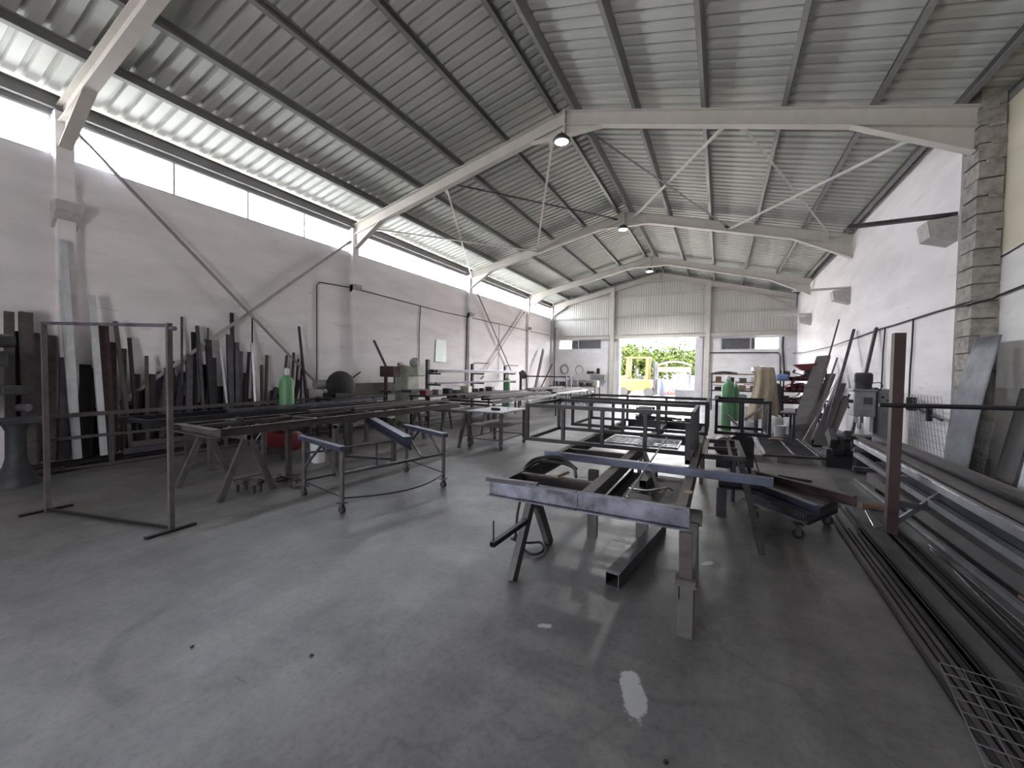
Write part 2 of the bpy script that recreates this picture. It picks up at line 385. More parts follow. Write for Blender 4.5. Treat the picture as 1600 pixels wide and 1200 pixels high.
# rolling door guides and head
b=MB(); b.box((DX0+.04,Y1+.05,1.68),(.12,.3,3.37)); b.box((DX1+.02,Y1+.05,1.68),(.34,.3,3.37)); S(b,'trim_6','shutter')
b=MB(); b.cyl((DX0,Y1+.3,3.6),(DX1,Y1+.3,3.6),.16); b.box(((DX0+DX1)/2,Y1+.12,3.39),(DX1-DX0,.06,.07))
S(b,'door_1','shutter')
for i,(W,br) in enumerate(((W1,0),(W2,1))):
    x0,x1,z0,z1=W; t=.05
    f=MB(); f.box(((x0+x1)/2,y-.03,z1-t/2),(x1-x0,.1,t)).box(((x0+x1)/2,y-.03,z0+t/2),(x1-x0,.1,t)).box((x0+t/2,y-.03,(z0+z1)/2),(t,.1,z1-z0-2*t-.002)).box((x1-t/2,y-.03,(z0+z1)/2),(t,.1,z1-z0-2*t-.002))
    xm=x0+(x1-x0)*(.47 if br==0 else .52); f.box((xm,y-.05,(z0+z1)/2),(.06,.08,z1-z0-2*t-.002))
    wf=f.build('window_%d'%(6+i),MT['window_frame'],kind='structure')
    if br==0: a0,a1,d0,d1=x0+t,x0+.75,x0+.76,x1-t
    else: a0,a1,d0,d1=x1-.98,x1-t,x0+t,x1-.99
    g_=MB().box(((a0+a1)/2,y-.02,(z0+z1)/2),(a1-a0,.008,z1-z0-2*t)); g_.build('window_pane',MT['glass'],wf)
    g_=MB()
    n=int((d1-d0)/.12)
    g_.box(((d0+d1)/2,y+.0,(z0+z1)/2),(d1-d0,.02,z1-z0-2*t))
    for k in range(n): g_.box((d0+(k+.5)*(d1-d0)/n,y-.012,(z0+z1)/2),(.035,.01,z1-z0-2*t))
    g_.build('closed_shutter',MT['dark_glass'],wf)
# side windows, one strip per bay
edges=[Y0]+YF[:4]+[Y1]
ZB,ZT=4.68,5.30
for i in range(5):
    y0,y1=edges[i]+(.1 if i else 0),edges[i+1]-.1; t=.035
    f=MB(); X=XL-.05
    f.box((X,(y0+y1)/2,ZT-t/2),(.07,y1-y0,t)).box((X,(y0+y1)/2,ZB+t/2),(.07,y1-y0,t))
    n=4 if i else 5
    if i==4: n=3
    for k in range(n+1): f.box((X,y0+t/2+(y1-y0-t)*k/n,(ZB+ZT)/2),(.06,t,ZT-ZB-2*t))
    wf=f.build('window_%d'%(i+1),MT['window_frame'],kind='structure')
    g_=MB()
    for k in range(n):
        a=y0+t/2+(y1-y0-t)*k/n+t/2; c=y0+t/2+(y1-y0-t)*(k+1)/n-t/2
        g_.box((X,(a+c)/2,(ZB+ZT)/2),(.006,c-a,ZT-ZB-2*t))
    g_.build('window_pane',MT['glass'],wf)
# eave beams above windows
b=MB(); b.box((XL-.08,(Y0+Y1)/2,5.36),(.16,Y1-Y0,.12)); b.chan((XL+.05,Y0,5.47),(XL+.05,Y1,5.47),.08,.2,up=(0,0,1)); S(b,'trim_7','purlin_paint')
b=MB(); b.chan((XR+.1,YF[1],5.3),(XR+.1,Y1,5.3),.1,.2); b.box((XR+.4,(Y0+YF[1])/2,5.26),(.25,YF[1]-Y0,.14)); S(b,'trim_8','purlin_paint')
# ribbed metal roof
def roof(xa,za,xb,zb):
    b=MB(); pts=[]; y=Y0-.2; P=.215
    while y<Y1+.4:
        for dy,dz in((0,0),(.125,0),(.143,.05),(.197,.05),(.215,0)): pts.append((y+dy,dz))
        y+=P
    vs=[]
    for (yy,dz) in pts: vs+=[(xa,yy,za+dz),(xb,yy,zb+dz)]
    b.add(vs,[(2*i,2*i+1,2*i+3,2*i+2) for i in range(len(pts)-1)])
    return b
H=.185
S(roof(-9.5,zl(-9.5)+H,XA+.0,ZA+H),'ceiling','roof_sheet')
S(roof(XA,ZA+H,3.7,zr(3.7)+H),'ceiling','roof_sheet')
S(MB().poly([(XA-.25,Y0-.2,ZA+H+.01),(XA,Y0-.2,ZA+H+.075),(XA+.25,Y0-.2,ZA+H+.01),(XA,Y0-.2,ZA+H+.09)],(0,Y1-Y0+.6,0)),'trim_9','roof_sheet')
# purlins
PL=[-3.1,-4.26,-5.44,-6.62,-7.80]; PR=[-2.72,-1.55,-.38,.79,1.92,2.86]
od=['topmost','second','third','fourth','fifth','lowest']
for sd,(xs,zf) in (('left',(PL,zl)),('right',(PR,zr))):
    for i,x in enumerate(xs):
        b=MB(); z=zf(x)+.002; sl=math.atan((ZA-ZL)/(XA-XL))*(1 if sd=='left' else -1.15)
        up=V((-math.sin(sl),0,math.cos(sl)))
        p=V((x,Y0,z))+up*.09; q=V((x,Y1-.02,z))+up*.09
        b.sweep([(-.035,-.088),(.035,-.088),(.035,-.07),(-.028,-.081),(-.028,.081),(.035,.07),(.035,.088),(-.035,.088)] if sd=='left' else [(.035,-.088),(-.035,-.088),(-.035,-.07),(.028,-.081),(.028,.081),(-.035,.07),(-.035,.088),(.035,.088)][::-1],p,q,up)
        b.build('roof_purlin',MT['purlin_paint'],None,'grey steel purlin, %s below the ridge on the %s roof slope'%(od[i] if i<5 else 'lowest and sixth',sd),'purlin','roof purlins')
# portal frames
names=['nearest portal frame, its left leg by the left window edge','second portal frame, its ridge at the dim unlit lamp','third portal frame, its ridge at the nearer glowing lamp','fourth portal frame, its ridge at the far glowing lamp','fifth portal frame, against the far ribbed gable wall']
for i,Y in enumerate(YF):
    t=thing('roof_portal',(XA,Y,0),'light grey painted steel '+names[i],'steel frame','portal frames')
    D=.27
    def raf(x0,x1,zf):
        b=MB(); a=V((x0,Y,zf(x0)-D/2)); c=V((x1,Y,zf(x1)-D/2)); b.ibeam(a,c,.15,D,.014); return b
    raf(XL+.1,XA,zl).build('rafter',MT['frame_paint'],t); raf(XA,XR+(.25 if i==1 else .0),zr).build('rafter',MT['frame_paint'],t)
    # haunches
    def haunch(x0,x1,zf,d):
        b=MB(); z0=zf(x0)-D; z1=zf(x1)-D
        b.poly([(x0,Y-.006,z0),(x1,Y-.006,z1),(x0,Y-.006,z0-d)],(0,.012,0))
        b.bar((x0,Y,z0-d),(x1,Y,z1),.15,.014); return b
    haunch(XL+.12,XL+1.05,zl,.36).build('haunch',MT['frame_paint'],t)
    haunch(XR,XR-1.35,zr,.34).build('haunch',MT['frame_paint'],t)
    b=MB(); b.poly([(XA-.75,Y-.006,zl(XA-.75)-D),(XA,Y-.006,ZA-D),(XA+.75,Y-.006,zr(XA+.75)-D),(XA,Y-.006,ZA-D-.2)],(0,.012,0))
    b.bar((XA-.75,Y,zl(XA-.75)-D),(XA,Y,ZA-D-.2),.15,.014); b.bar((XA+.75,Y,zr(XA+.75)-D),(XA,Y,ZA-D-.2),.15,.014)
    b.box((XA,Y,ZA-.23),(.03,.17,.5)); b.build('apex_plate',MT['frame_paint'],t)
    MB().box((XL+.055,Y,2.67),(.13,.2,5.34)).build('column',MT['plaster'] if i<4 else MT['frame_paint'],t)
# concrete brackets on walls
for k,Y in enumerate(YF[:4]):
    S(MB().poly([(XL,Y-.14,3.62),(XL+.24,Y-.14,3.86),(XL+.24,Y-.14,4.0),(XL,Y-.14,4.0)],(0,.28,0)) if k==0 else MB().poly([(XL+.0,Y-.1,3.62),(XL+.24,Y-.1,3.76),(XL+.24,Y-.1,3.84),(XL,Y-.1,3.84)],(0,.2,0)),'trim_%d'%(10+k),'corbel')
for k,(Y,s_) in enumerate(((8.2,.36),(13.85,.34),(19.2,.3))):
    S(MB().poly([(XR+.07,Y,3.5),(XR-.3,Y,3.62),(XR-.34,Y,3.86),(XR+.07,Y,3.9)],(0,s_,0)),'trim_%d'%(14+k),'corbel')
    t=MB(); L_=1.25
    t.hollow((XR+.07,Y+s_/2-.1,3.93),(XR-L_,Y+s_/2-.1,3.93),.1,.05)
    t.build('wall_bracket',MT['frame_paint' if k else 'mid_steel'],None,['long steel arm projecting from the right wall near the block pillar','pale steel arm projecting from the middle of the right wall','pale steel arm projecting from the far end of the right wall'][k],'bracket','arms on the right wall')
# ------------------------------------------------------------------ bracing
mk('brace_paint',(150,146,146),.6,.1,.15,5)
def brace(p,q,r,label,grp,m='frame_paint'):
    b=MB(); b.angle(p,q,r,.006) if m!='rod' else b.cyl(p,q,r)
    d=(V(q)-V(p)).normalized()
    b.bar(V(p)-d*.02,V(p)+d*.18,r*2,.008); b.bar(V(q)-d*.18,V(q)+d*.02,r*2,.008)
    b.build('cross_brace',MT[m],None,label,'brace',grp)
A,Bf=YF[1]+.05,YF[2]-.05
for (p,q,l,m) in [((915,204),(1138,356),'dark diagonal brace falling rightwards from the ridge of the second frame','mid_steel'),((1132,197),(989,337),'pale diagonal brace rising from the third ridge toward the right rafter','frame_paint'),
  ((1157,197),(1300,350),'pale diagonal brace falling from the mid right rafter toward the right wall','frame_paint'),((1440,205),(1138,356),'long pale diagonal brace rising toward the upper right corner','frame_paint'),
  ((700,288),(964,342),'dark diagonal brace under the left slope reaching the third ridge','mid_steel'),((862,220),(838,388),'steep pale brace left of the dim ridge lamp','frame_paint'),
  ((697,292),(736,428),'steep pale brace from the middle of the second left rafter','frame_paint'),((585,356),(840,386),'shallow pale brace low under the left slope','frame_paint')]:
    p_,q_=oy(*p,A),oy(*q,Bf)
    for e in(p_,q_): e.z=min(e.z,(zl(e.x) if e.x<XA else zr(e.x))-.16)
    if 'second left' in l or 'long pale' in l or 'shallow' in l: p_.z-=.06; q_.z-=.06
    brace(p_,q_,.045,l,'roof cross braces',m)
XB=XL+.13
for p,q,l in [((113,205),(520,628),'long wall brace falling from the left column toward the black saw'),((550,378),(190,632),'long wall brace falling leftwards from the middle column'),
    ((737,440),(800,585),'wall brace falling rightwards behind the cantilever rack'),((820,487),(752,592),'wall brace falling leftwards behind the cantilever rack')]:
    a_,c_=ox(*p,XB),ox(*q,XB)
    brace(a_,c_,.06,l,'left wall cross braces','brace_paint')
# ------------------------------------------------------------------ ridge lamps
def lamp(Y,label,on,zc):
    t=thing('high_bay_lamp',(XA,Y,zc),label,'ceiling lamp','ridge lamps')
    b=MB(); b.lathe((XA,Y,zc),[(.165,0),(.175,.02),(.165,.05),(.11,.07),(.10,.12),(.05,.14)],24); b.build('housing',MT['lamp_body'],t,smooth=True)
    b=MB(); b.lathe((XA,Y,zc-.006),[(.135,0),(.14,.004)],24); b.build('diffuser',MT['lamp_glow' if on else 'lamp_glow_dim'],t)
    b=MB(); b.cyl((XA,Y,zc+.13),(XA,Y,zc+.2),.012); b.build('hook',MT['mid_steel'],t)
for i,(Y,on,l) in enumerate(((7.8,0,'round high bay lamp hanging at the nearest visible ridge joint, dim'),(13.5,1,'glowing round high bay lamp at the middle ridge joint'),(19.0,1,'glowing round high bay lamp at the farthest lit ridge joint'))):
    zc=oy((887,972,1017)[i],(225,361,425)[i],Y).z; lamp(Y-.12,l,on,zc)
    ld=bpy.data.lights.new('lamp_light','SPOT'); ld.energy=(40,380,450)[i]; ld.spot_size=2.5; ld.spot_blend=.6; ld.shadow_soft_size=.16; ld.color=(1,.97,.93)
    lo=bpy.data.objects.new('lamp_light_source',ld); C.objects.link(lo); lo.location=(XA,Y-.12,zc-.03)
# ------------------------------------------------------------------ cables on walls
def cab(pts,label,r=.014,m='cable'):
    MB().path(pts,r,6).build('wall_cable',MT[m],None,label,'cable','wall cables')
xw=XL+.03
def oxs(l,X): return [ox(x,y,X) for x,y in l]
cab(oxs([(495,602),(495,560),(495,500),(495,446),(499,441),(552,450),(600,463),(657,478),(690,487),(729,495),(780,506),(820,516),(858,524)],xw),'long black cable running up and along the left wall')
cab(oxs([(657,479),(655,520),(655,550),(654,585)],xw),'black cable dropping beside the poster to the pale machine')
cab(oxs([(730,496),(729,540),(728,570),(727,600)],xw),'black cable dropping just left of the wall brace crossing')
cab(oxs([(780,507),(779,560),(779,590)],xw),'thin black cable dropping through the wall brace crossing',.01)
cab(oxs([(826,518),(825,560),(824,595)],xw),'thin black cable dropping near the far end of left wall',.01)
xr=XR-.03
cab([ox(1600,446,XR+.25),ox(1560,462,XR+.25),V((XR+.2,YF[1]-.13,ox(1540,470,XR+.2).z)),V((XR-.03,YF[1]-.12,ox(1512,478,XR).z))]+oxs([(1495,478),(1460,488),(1425,499),(1400,507),(1375,514),(1345,525),(1300,541),(1260,550),(1228,553)],xr),'long black cable sagging along the right wall')
cab(oxs([(1427,499),(1425,540),(1422,580),(1420,628)],xr),'black cable dropping down the right wall behind the standing post')
cab(oxs([(1383,513),(1380,550),(1377,610)],xr),'black cable dropping down the right wall behind the drilling machine')
cab([oy(*q,Y1-.04) for q in((1107,590),(1107,556),(1110,551),(1216,551),(1219,556),(1219,590))],'grey conduit loop on the far wall under the right window',.03,'mid_steel')
cab([oy(*q,Y1-.05) for q in((1226,590),(1223,540),(1224,526))],'black pipe beside the right far window',.04)
cab(oxs([(1600,380),(1560,404)],XR+.27),'thin black wire high on the cream wall',.008)
# poster
b=MB(); pz=[ox(681,531,xw),ox(697,532,xw),ox(697,566,xw),ox(680,565,xw)]
b.add([p for p in pz]+[p+V((.004,0,0)) for p in pz],[(0,1,2,3),(7,6,5,4),(0,4,5,1),(1,5,6,2),(2,6,7,3),(3,7,4,0)])
b.build('wall_poster',MT['poster'],None,'small pale picture poster stuck on the left wall','poster')
WS,SUN,EXPO=9.,6.,1.9
ORD='first second third fourth fifth sixth seventh eighth ninth tenth eleventh twelfth thirteenth fourteenth fifteenth sixteenth seventeenth eighteenth nineteenth twentieth'.split()
TENS={2:'twenty',3:'thirty',4:'forty',5:'fifty'}
def ordn(n):
    if n<=20: return ORD[n-1]
    t,u=divmod(n,10); return (TENS[t]+'-'+ORD[u-1]) if u else TENS[t][:-1]+'ieth'
def caster(parent,p,r=.04):
    p=V(p); o=MB(); o.box(p+V((0,0,2*r+.035)),(.08,.08,.012)).box(p+V((0,.018,r+.02)),(.04,.004,r+.03)).box(p+V((0,-.018,r+.02)),(.04,.004,r+.03))
    b=o.build('caster',MT['mid_steel'],parent); MB().cyl(p+V((0,-.014,r)),p+V((0,.014,r)),r,n=16).build('wheel',MT['rubber'],b)
# ------------------------------------------------------------------ sawhorse of steel section, ridge along X or Y
def sawhorse(a,c,z,spread,label,m='dusty_steel',w=.07,grp='sawhorses under the frames',tie=True):
    a,c=V(a),V(c); t=thing('sawhorse',((a.x+c.x)/2,(a.y+c.y)/2,0),label,'sawhorse',grp)
    d=(c-a).normalized(); n=V((-d.y,d.x,0))
    MB().hollow(V((a.x,a.y,z-w/2))-d*.05,V((c.x,c.y,z-w/2))+d*.05,w).build('top_bar',MT[m],t)
    for e in(a,c):
        for s_ in(-1,1):
            f=V((e.x,e.y,0))+n*spread*s_
            MB().sweep([(-w/2,-.025),(w/2,-.025),(w/2,.025),(-w/2,.025)],f,V((e.x,e.y,z-w))+n*.03*s_,d).build('leg',MT[m],t)
    if tie:
        for e in(a,c):
            MB().cyl(V((e.x,e.y,z*.3))-n*spread*.68,V((e.x,e.y,z*.3))+n*spread*.68,.008,n=6).build('tie_rod',MT['mid_steel'],t)
    return t
def profile(p,q,w,h,label,m='dark_steel',kind='hollow',grp=None,name=None,up=(0,0,1),cat='steel bar'):
    b=MB(); getattr(b,kind)(p,q,w,h,up=up) if kind!='bar' else b.bar(p,q,w,h,up)
    return b.build(name or {'hollow':'box_section','ibeam':'i_section','chan':'steel_channel','bar':'flat_bar'}[kind],MT[m],None,label,cat,grp)
# ================================================================== MAIN FRAME TABLE, right of centre
TZ=.75
sawhorse((-1.33,3.0,0),(-.13,3.0,0),.615,.37,'steel sawhorse with wide flat legs under the front end of the centre frame',w=.085,m='grey_paint',tie=False)
sawhorse((-1.05,6.6,0),(-.2,6.6,0),.615,.3,'steel sawhorse under the back end of the centre frame',m='dusty_steel',tie=False)
t=thing('assembly_table',(-.8,2.6,.62),'long open rectangular welded steel frame lying on sawhorses at centre right','steel frame','big welded frames on trestles')
z0,z1=.62,.75
b=MB(); b.chan((-1.52,2.6,.685),(-.835,2.6,.685),.05,.13); b.chan((-.829,2.6,.685),(-.14,2.6,.685),.05,.13); b.build('end_channel',MT['scorched_steel'],t)
b=MB(); b.bar((-1.52,2.575,.752),(-1.12,2.60,.752),.04,.03); b.build('clamp_plate',MT['dark_steel'],t)
for x in(-1.42,-.19): MB().chan((x,2.63,.685),(x,7.2,.685),.06,.13).build('side_rail',MT['dusty_steel'],t)
MB().hollow((-.77,2.63,.70),(-.77,6.9,.70),.08,.10).build('middle_rail',MT['dusty_steel'],t)
for x0,x1,y,m in((-1.39,-.815,2.9,'dusty_steel'),(-1.39,-.815,4.08,'dusty_steel'),(-.725,-.22,5.6,'dusty_steel'),(-1.39,-.22,7.1,'dark_steel')):
    MB().chan((x0,y,.69),(x1,y,.69),.05,.11).build('cross_bar',MT[m],t)
MB().bar((-.30,2.66,.70),(-.21,2.76,.70),.03,.05).build('corner_gusset',MT['dusty_steel'],t)
MB().hollow((-1.04,3.74,0),(-1.04,3.74,.63),.09,.05,up=(0,1,0)).build('support_stand',MT['grey_paint'],None,'upright steel post under the centre frame beside the left sawhorse legs','support post')
MB().hollow((-.62,3.95,0),(-.62,3.95,.56),.11,.05,up=(0,1,0)).build('support_stand',MT['grey_paint'],None,'upright steel post under the dark tray behind the floor tube','support post')
# front right corner clamp hanging down to the leg foot
b=MB(); b.bar((-.155,2.56,.62),(-.15,2.58,.34),.07,.035,up=(0,1,0)); b.box((-.15,2.57,.33),(.11,.08,.03))
b.build('angle_upright',MT['dusty_steel'],None,'rusty upright angle bolted at the front right corner of the centre frame','steel upright')
b=MB(); b.hollow((-.147,2.57,.0),(-.147,2.57,.30),.085,.05,up=(0,1,0)); b.box((-.147,2.57,.308),(.12,.07,.014)); b.box((-.19,2.535,.26),(.012,.012,.07))
b.build('support_stand',MT['grey_paint'],None,'stubby square steel foot standing below the front right corner','support post')
MB().box((-.17,2.95,.757),(.055,.03,.014)).build('wood_chip',MT['pale_wood'],None,'small block of bare wood on the centre frame right rail','wood block')
# tool rest arm at the left legs
b=MB(); a=V((-1.36,2.38,.36)); b.hollow(a,V((-1.30,2.82,.40)),.035,.035); b.cyl(a+V((0,.02,.015)),a+V((0,.02,.16)),.006,n=8)
b.build('tool_rest',MT['dark_steel'],None,'small square tube arm with upright pin against left sawhorse leg','bracket')
# loose hose
pts=[V((-1.32+.0,2.7,.8)),V((-1.33,2.9,.86)),V((-1.25,3.1,.90)),V((-1.12,3.3,.9)),V((-1.0,3.38,.86)),V((-.92,3.4,.8))]
def smooth(pts,n=6):
    out=[]
    for i in range(len(pts)-1):
        p0=pts[max(i-1,0)];p1=pts[i];p2=pts[i+1];p3=pts[min(i+2,len(pts)-1)]
        for k in range(n):
            u=k/n; out.append(.5*((2*p1)+(p2-p0)*u+(2*p0-5*p1+4*p2-p3)*u*u+(3*p1-p0-3*p2+p3)*u**3))
    return out+[pts[-1]]
h1=[fl(822,729,.78),fl(835,718,.82),fl(858,714,.84),fl(880,717,.83),fl(900,733,.79)]
t=thing('rubber_hose',(h1[0].x,h1[0].y,.76),'black rubber hoses looped over the left rail of centre frame','hose')
MB().path(smooth(h1),.014).build('hose',MT['rubber'],t)
h2=[fl(820,733,.78),fl(842,721,.80),fl(868,722,.81),fl(895,730,.80),fl(900,745,.78)]
MB().path(smooth(h2),.012).build('hose',MT['rubber'],t)
h3=[V((-1.40,2.95,.6)),V((-1.42,2.9,.42)),fl(805,838,.22),fl(800,842,.1),fl(822,848,.05),fl(845,848,.03),fl(848,861,.02),fl(830,866,.02),fl(812,850,.04),fl(806,833,.3)]
MB().path(smooth(h3),.011).build('welding_cable',MT['rubber'],None,'black welding cable coiled on the floor between the left sawhorse legs','cable')
MB().path([fl(870,690+55,.76)+V((0,0,0)),fl(888,738,.765)],.012).build('glove_roll',MT['pale_wood'],None,'small tan leather scrap on the centre frame rails','scrap')
# tube under the table
p,q=V((-.655,2.90,.052)),V((-.475,4.15,.052))
b=MB(); b.hollow(p,q,.10,.10,.005); b.build('box_section',MT['mid_steel'],None,'thick square steel tube lying on the floor under the centre frame','steel tube')
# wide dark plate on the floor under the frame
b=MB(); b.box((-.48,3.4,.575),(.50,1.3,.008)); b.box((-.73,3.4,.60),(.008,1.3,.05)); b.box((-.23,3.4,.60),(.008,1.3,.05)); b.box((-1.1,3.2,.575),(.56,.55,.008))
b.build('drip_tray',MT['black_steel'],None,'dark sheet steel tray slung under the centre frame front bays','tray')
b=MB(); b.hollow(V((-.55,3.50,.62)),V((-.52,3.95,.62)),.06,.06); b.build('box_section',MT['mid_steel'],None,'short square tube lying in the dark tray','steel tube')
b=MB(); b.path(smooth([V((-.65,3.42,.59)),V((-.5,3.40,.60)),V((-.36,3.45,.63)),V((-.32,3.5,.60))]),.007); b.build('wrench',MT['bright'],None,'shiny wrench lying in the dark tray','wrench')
b=MB(); b.bar(V((-.42,3.45,.60)),V((-.62,4.0,.80)),.03,.012); b.build('bent_flat_bar',MT['dusty_steel'],None,'slanting flat bar propped in the dark tray','steel bar')
MB().path([V((-.51,2.63,.76)),V((-.49,4.6,.86))],.007).build('steel_rod',MT['galv'],None,'thin pale steel rod leaning lengthwise over the centre frame','rod')
b=MB(); b.bar(V((-.36,3.55,.30)),V((-.66,4.35,.58)),.035,.012); b.bar(V((-.66,4.35,.56)),V((-.62,4.5,.30)),.03,.012); b.build('bent_flat_bar',MT['dusty_steel'],None,'bent flat bar propped up on the low dark shelf','steel bar')
# blue tube across and cages
b=MB(); b.hollow((-1.44,3.52,.781),(.36,3.42,.781),.06,.06); b.build('box_section',MT['blue_steel'],None,'long blue grey square tube laid across the centre frame toward the trolley','steel tube')
def cage(x0,x1,y0,y1,z0,z1,ns,label,m='black_steel',w=.04,extra=()):
    t=thing('tube_cage',((x0+x1)/2,(y0+y1)/2,z0),label,'cage frame','welded box frames on the centre table')
    for y in(y0,y1):
        MB().hollow((x0,y,z0+w/2),(x1,y,z0+w/2),w).build('bottom_rail',MT[m],t); MB().hollow((x0,y,z1-w/2),(x1,y,z1-w/2),w).build('top_rail',MT[m],t)
        for k in range(ns+1):
            x=x0+w/2+(x1-x0-w)*k/ns; MB().bar((x,y,z0+w),(x,y,z1-w),w*.9,up=(0,1,0)).build('upright',MT[m],t)
    for x in(x0,x1):
        s_=w/2*(1 if x==x0 else -1)
        for z in(z0+w/2,z1-w/2): MB().bar((x+s_,y0+w/2,z),(x+s_,y1-w/2,z),w*.9).build('side_rail',MT[m],t)
        if x==x1:
            for k in(1,2,3): y=y0+(y1-y0)*k/4; MB().bar((x+s_,y,z0+w),(x+s_,y,z1-w),w*.8,up=(0,1,0)).build('upright',MT[m],t)
    return t
cage(-1.98,-.20,4.22,5.25,.76,1.185,4,'nearest black box frame of square tube on the centre table')
cage(-1.95,-.12,5.75,6.75,.76,1.19,3,'second black box frame standing just behind the nearest one')
cage(-.05,.62,6.3,7.0,.72,1.2,2,'small black box frame at the right, beside the black welding machine')
MB().hollow((-.22,3.62,.82),(-.22,4.16,.82),.04).hollow((-.22,3.64,.84),(-.22,3.64,1.14),.045,up=(0,1,0)).build('stub_post',MT['black_steel'],None,'short black upright standing on the blue grey cross tube','steel upright')
# grill on the table
def mesh_panel(c,sx,sy,nx,ny,label,m='galv',r=.003,name='wire_mesh',rot=None,frame=0,grp=None,ks=None):
    b=MB(); c=V(c); M_=rot or Matrix.Identity(3)
    T=lambda x,y,z=0:c+M_@V((x,y,z))
    for i in range(nx+1):
        x=-sx/2+sx*i/nx; b.bar(T(x,-sy/2),T(x,sy/2),2*r,2*r,up=M_@V((0,0,1)))
    for j in range(ny+1):
        y=-sy/2+sy*j/ny; b.bar(T(-sx/2,y,2*r),T(sx/2,y,2*r),2*r,2*r,up=M_@V((0,0,1)))
    if frame:
        for a_,c_ in(((-sx/2,-sy/2),(sx/2,-sy/2)),((sx/2,-sy/2),(sx/2,sy/2)),((sx/2,sy/2),(-sx/2,sy/2)),((-sx/2,sy/2),(-sx/2,-sy/2))): b.bar(T(*a_),T(*c_),frame,frame)
    return b.build(name,MT[m],None,label,'mesh panel',grp)
mesh_panel((-.75,4.72,.775),.75,.5,12,5,'pale wire grid lying inside the nearest black box frame',r=.005,frame=.02)
# vise and scraps at the far end
t=thing('bench_vise',(-1.1,7.1,.75),'dark bench vise on the far end of the centre frame','vise')
MB().box((-1.1,7.1,.79),(.3,.2,.08)).box((-1.1,7.1,.88),(.16,.34,.1),).build('body',MT['machine_dark'],t,bevel=.01)
MB().box((-1.1,6.95,.94),(.26,.05,.08)).build('jaw',MT['dark_steel'],t); MB().box((-1.1,7.2,.94),(.26,.05,.08)).build('jaw',MT['dark_steel'],t)
MB().cyl((-1.1,6.78,.87),(-1.1,7.0,.87),.02).cyl((-1.22,6.8,.87),(-.98,6.8,.87),.01).build('handle',MT['mid_steel'],t)
b=MB()
for k in range(14):
    p=V((R.uniform(-.9,-.35),R.uniform(6.95,7.15),.77+R.uniform(0,.05))); a=R.uniform(-.5,.5); d=V((math.cos(a),math.sin(a),0))*R.uniform(.05,.14); b.bar(p-d,p+d,.03)
b.build('metal_scrap_heap',MT['brown_steel'],None,'heap of small steel offcuts at the far end of the centre frame','offcuts',kind='stuff')
# frame tray to the right
t=thing('angle_iron_table',(.12,4.9,.70),'angle iron frame bridging from the centre table toward the black machine','steel frame')
b=MB()
p1,p2,p3,p4=V((-.12,4.45,.73)),V((.22,4.5,.73)),V((.20,5.6,.73)),V((-.12,5.5,.73))
for a_,c_ in((p1,p2),(p2,p3),(p3,p4),(p4,p1)): b.bar(a_,c_,.05,.045)
b.bar((p1+p4)/2,(p2+p3)/2,.03); b.bar(p1*.3+p2*.7,p4*.3+p3*.7,.03); b.build('top_frame',MT['mid_steel'],t)
MB().bar((.2,4.52,.70),(.36,4.0,.02),.05,.03).build('leg',MT['mid_steel'],t); MB().bar((.18,5.55,.70),(.18,5.6,.0),.04,.04,up=(0,1,0)).build('leg',MT['mid_steel'],t)
# ------------------------------------------------------------------ trolley with beams
c=V((.70,5.05,0)); t=thing('flat_trolley',c,'low grey steel trolley on small casters right of the centre frame','trolley')
P0,P1,P2,P3=V((.27,5.0,.25)),V((.73,4.5,.25)),V((1.13,5.25,.25)),V((.62,5.75,.25))
b=MB()
for a_,c_ in((P0,P1),(P1,P2),(P2,P3),(P3,P0)): b.chan(a_,c_,.04,.09)
b.build('deck_frame',MT['mid_steel'],t)
MB().poly([P0+V((.03,0,.03)),P1+V((0,.03,.03)),P2+V((-.03,0,.03)),P3+V((0,-.03,.03))],(0,0,.01)).build('deck',MT['grey_paint'],t)
for p in(V((.36,5.0,0)),V((.70,4.63,0)),V((1.03,5.2,0)),V((.62,5.62,0))): caster(t,p,.05)
MB().bar((.76,4.62,.17),(1.1,5.2,.17),.03,.05).build('lower_rail',MT['dark_steel'],t)
b=MB(); b.chan(V((.40,5.0,.35)),V((.80,4.42,.35)),.06,.09); b.build('steel_channel',MT['blue_steel'],None,'blue grey channel lying on the near edge of the trolley','steel beam')
b=MB(); b.chan(V((.40,5.62,.35)),V((1.18,4.92,.35)),.06,.10); b.build('steel_channel',MT['rust_red'],None,'reddish brown primed channel lying across the trolley','steel beam')
b=MB(); b.chan(V((.02,4.98,.35)),V((.48,5.02,.35)),.12,.08); b.box((.05,4.98,.155),(.1,.12,.31)); b.build('steel_channel',MT['dark_steel'],None,'dark short channel on a block at the left of the trolley','steel beam')
b=MB(); b.bar(fl(1216,743,.015),fl(1268,752,.015),.05,.03); b.build('box_section',MT['dark_steel'],None,'short dark bar lying alone on the floor behind the trolley','steel bar')
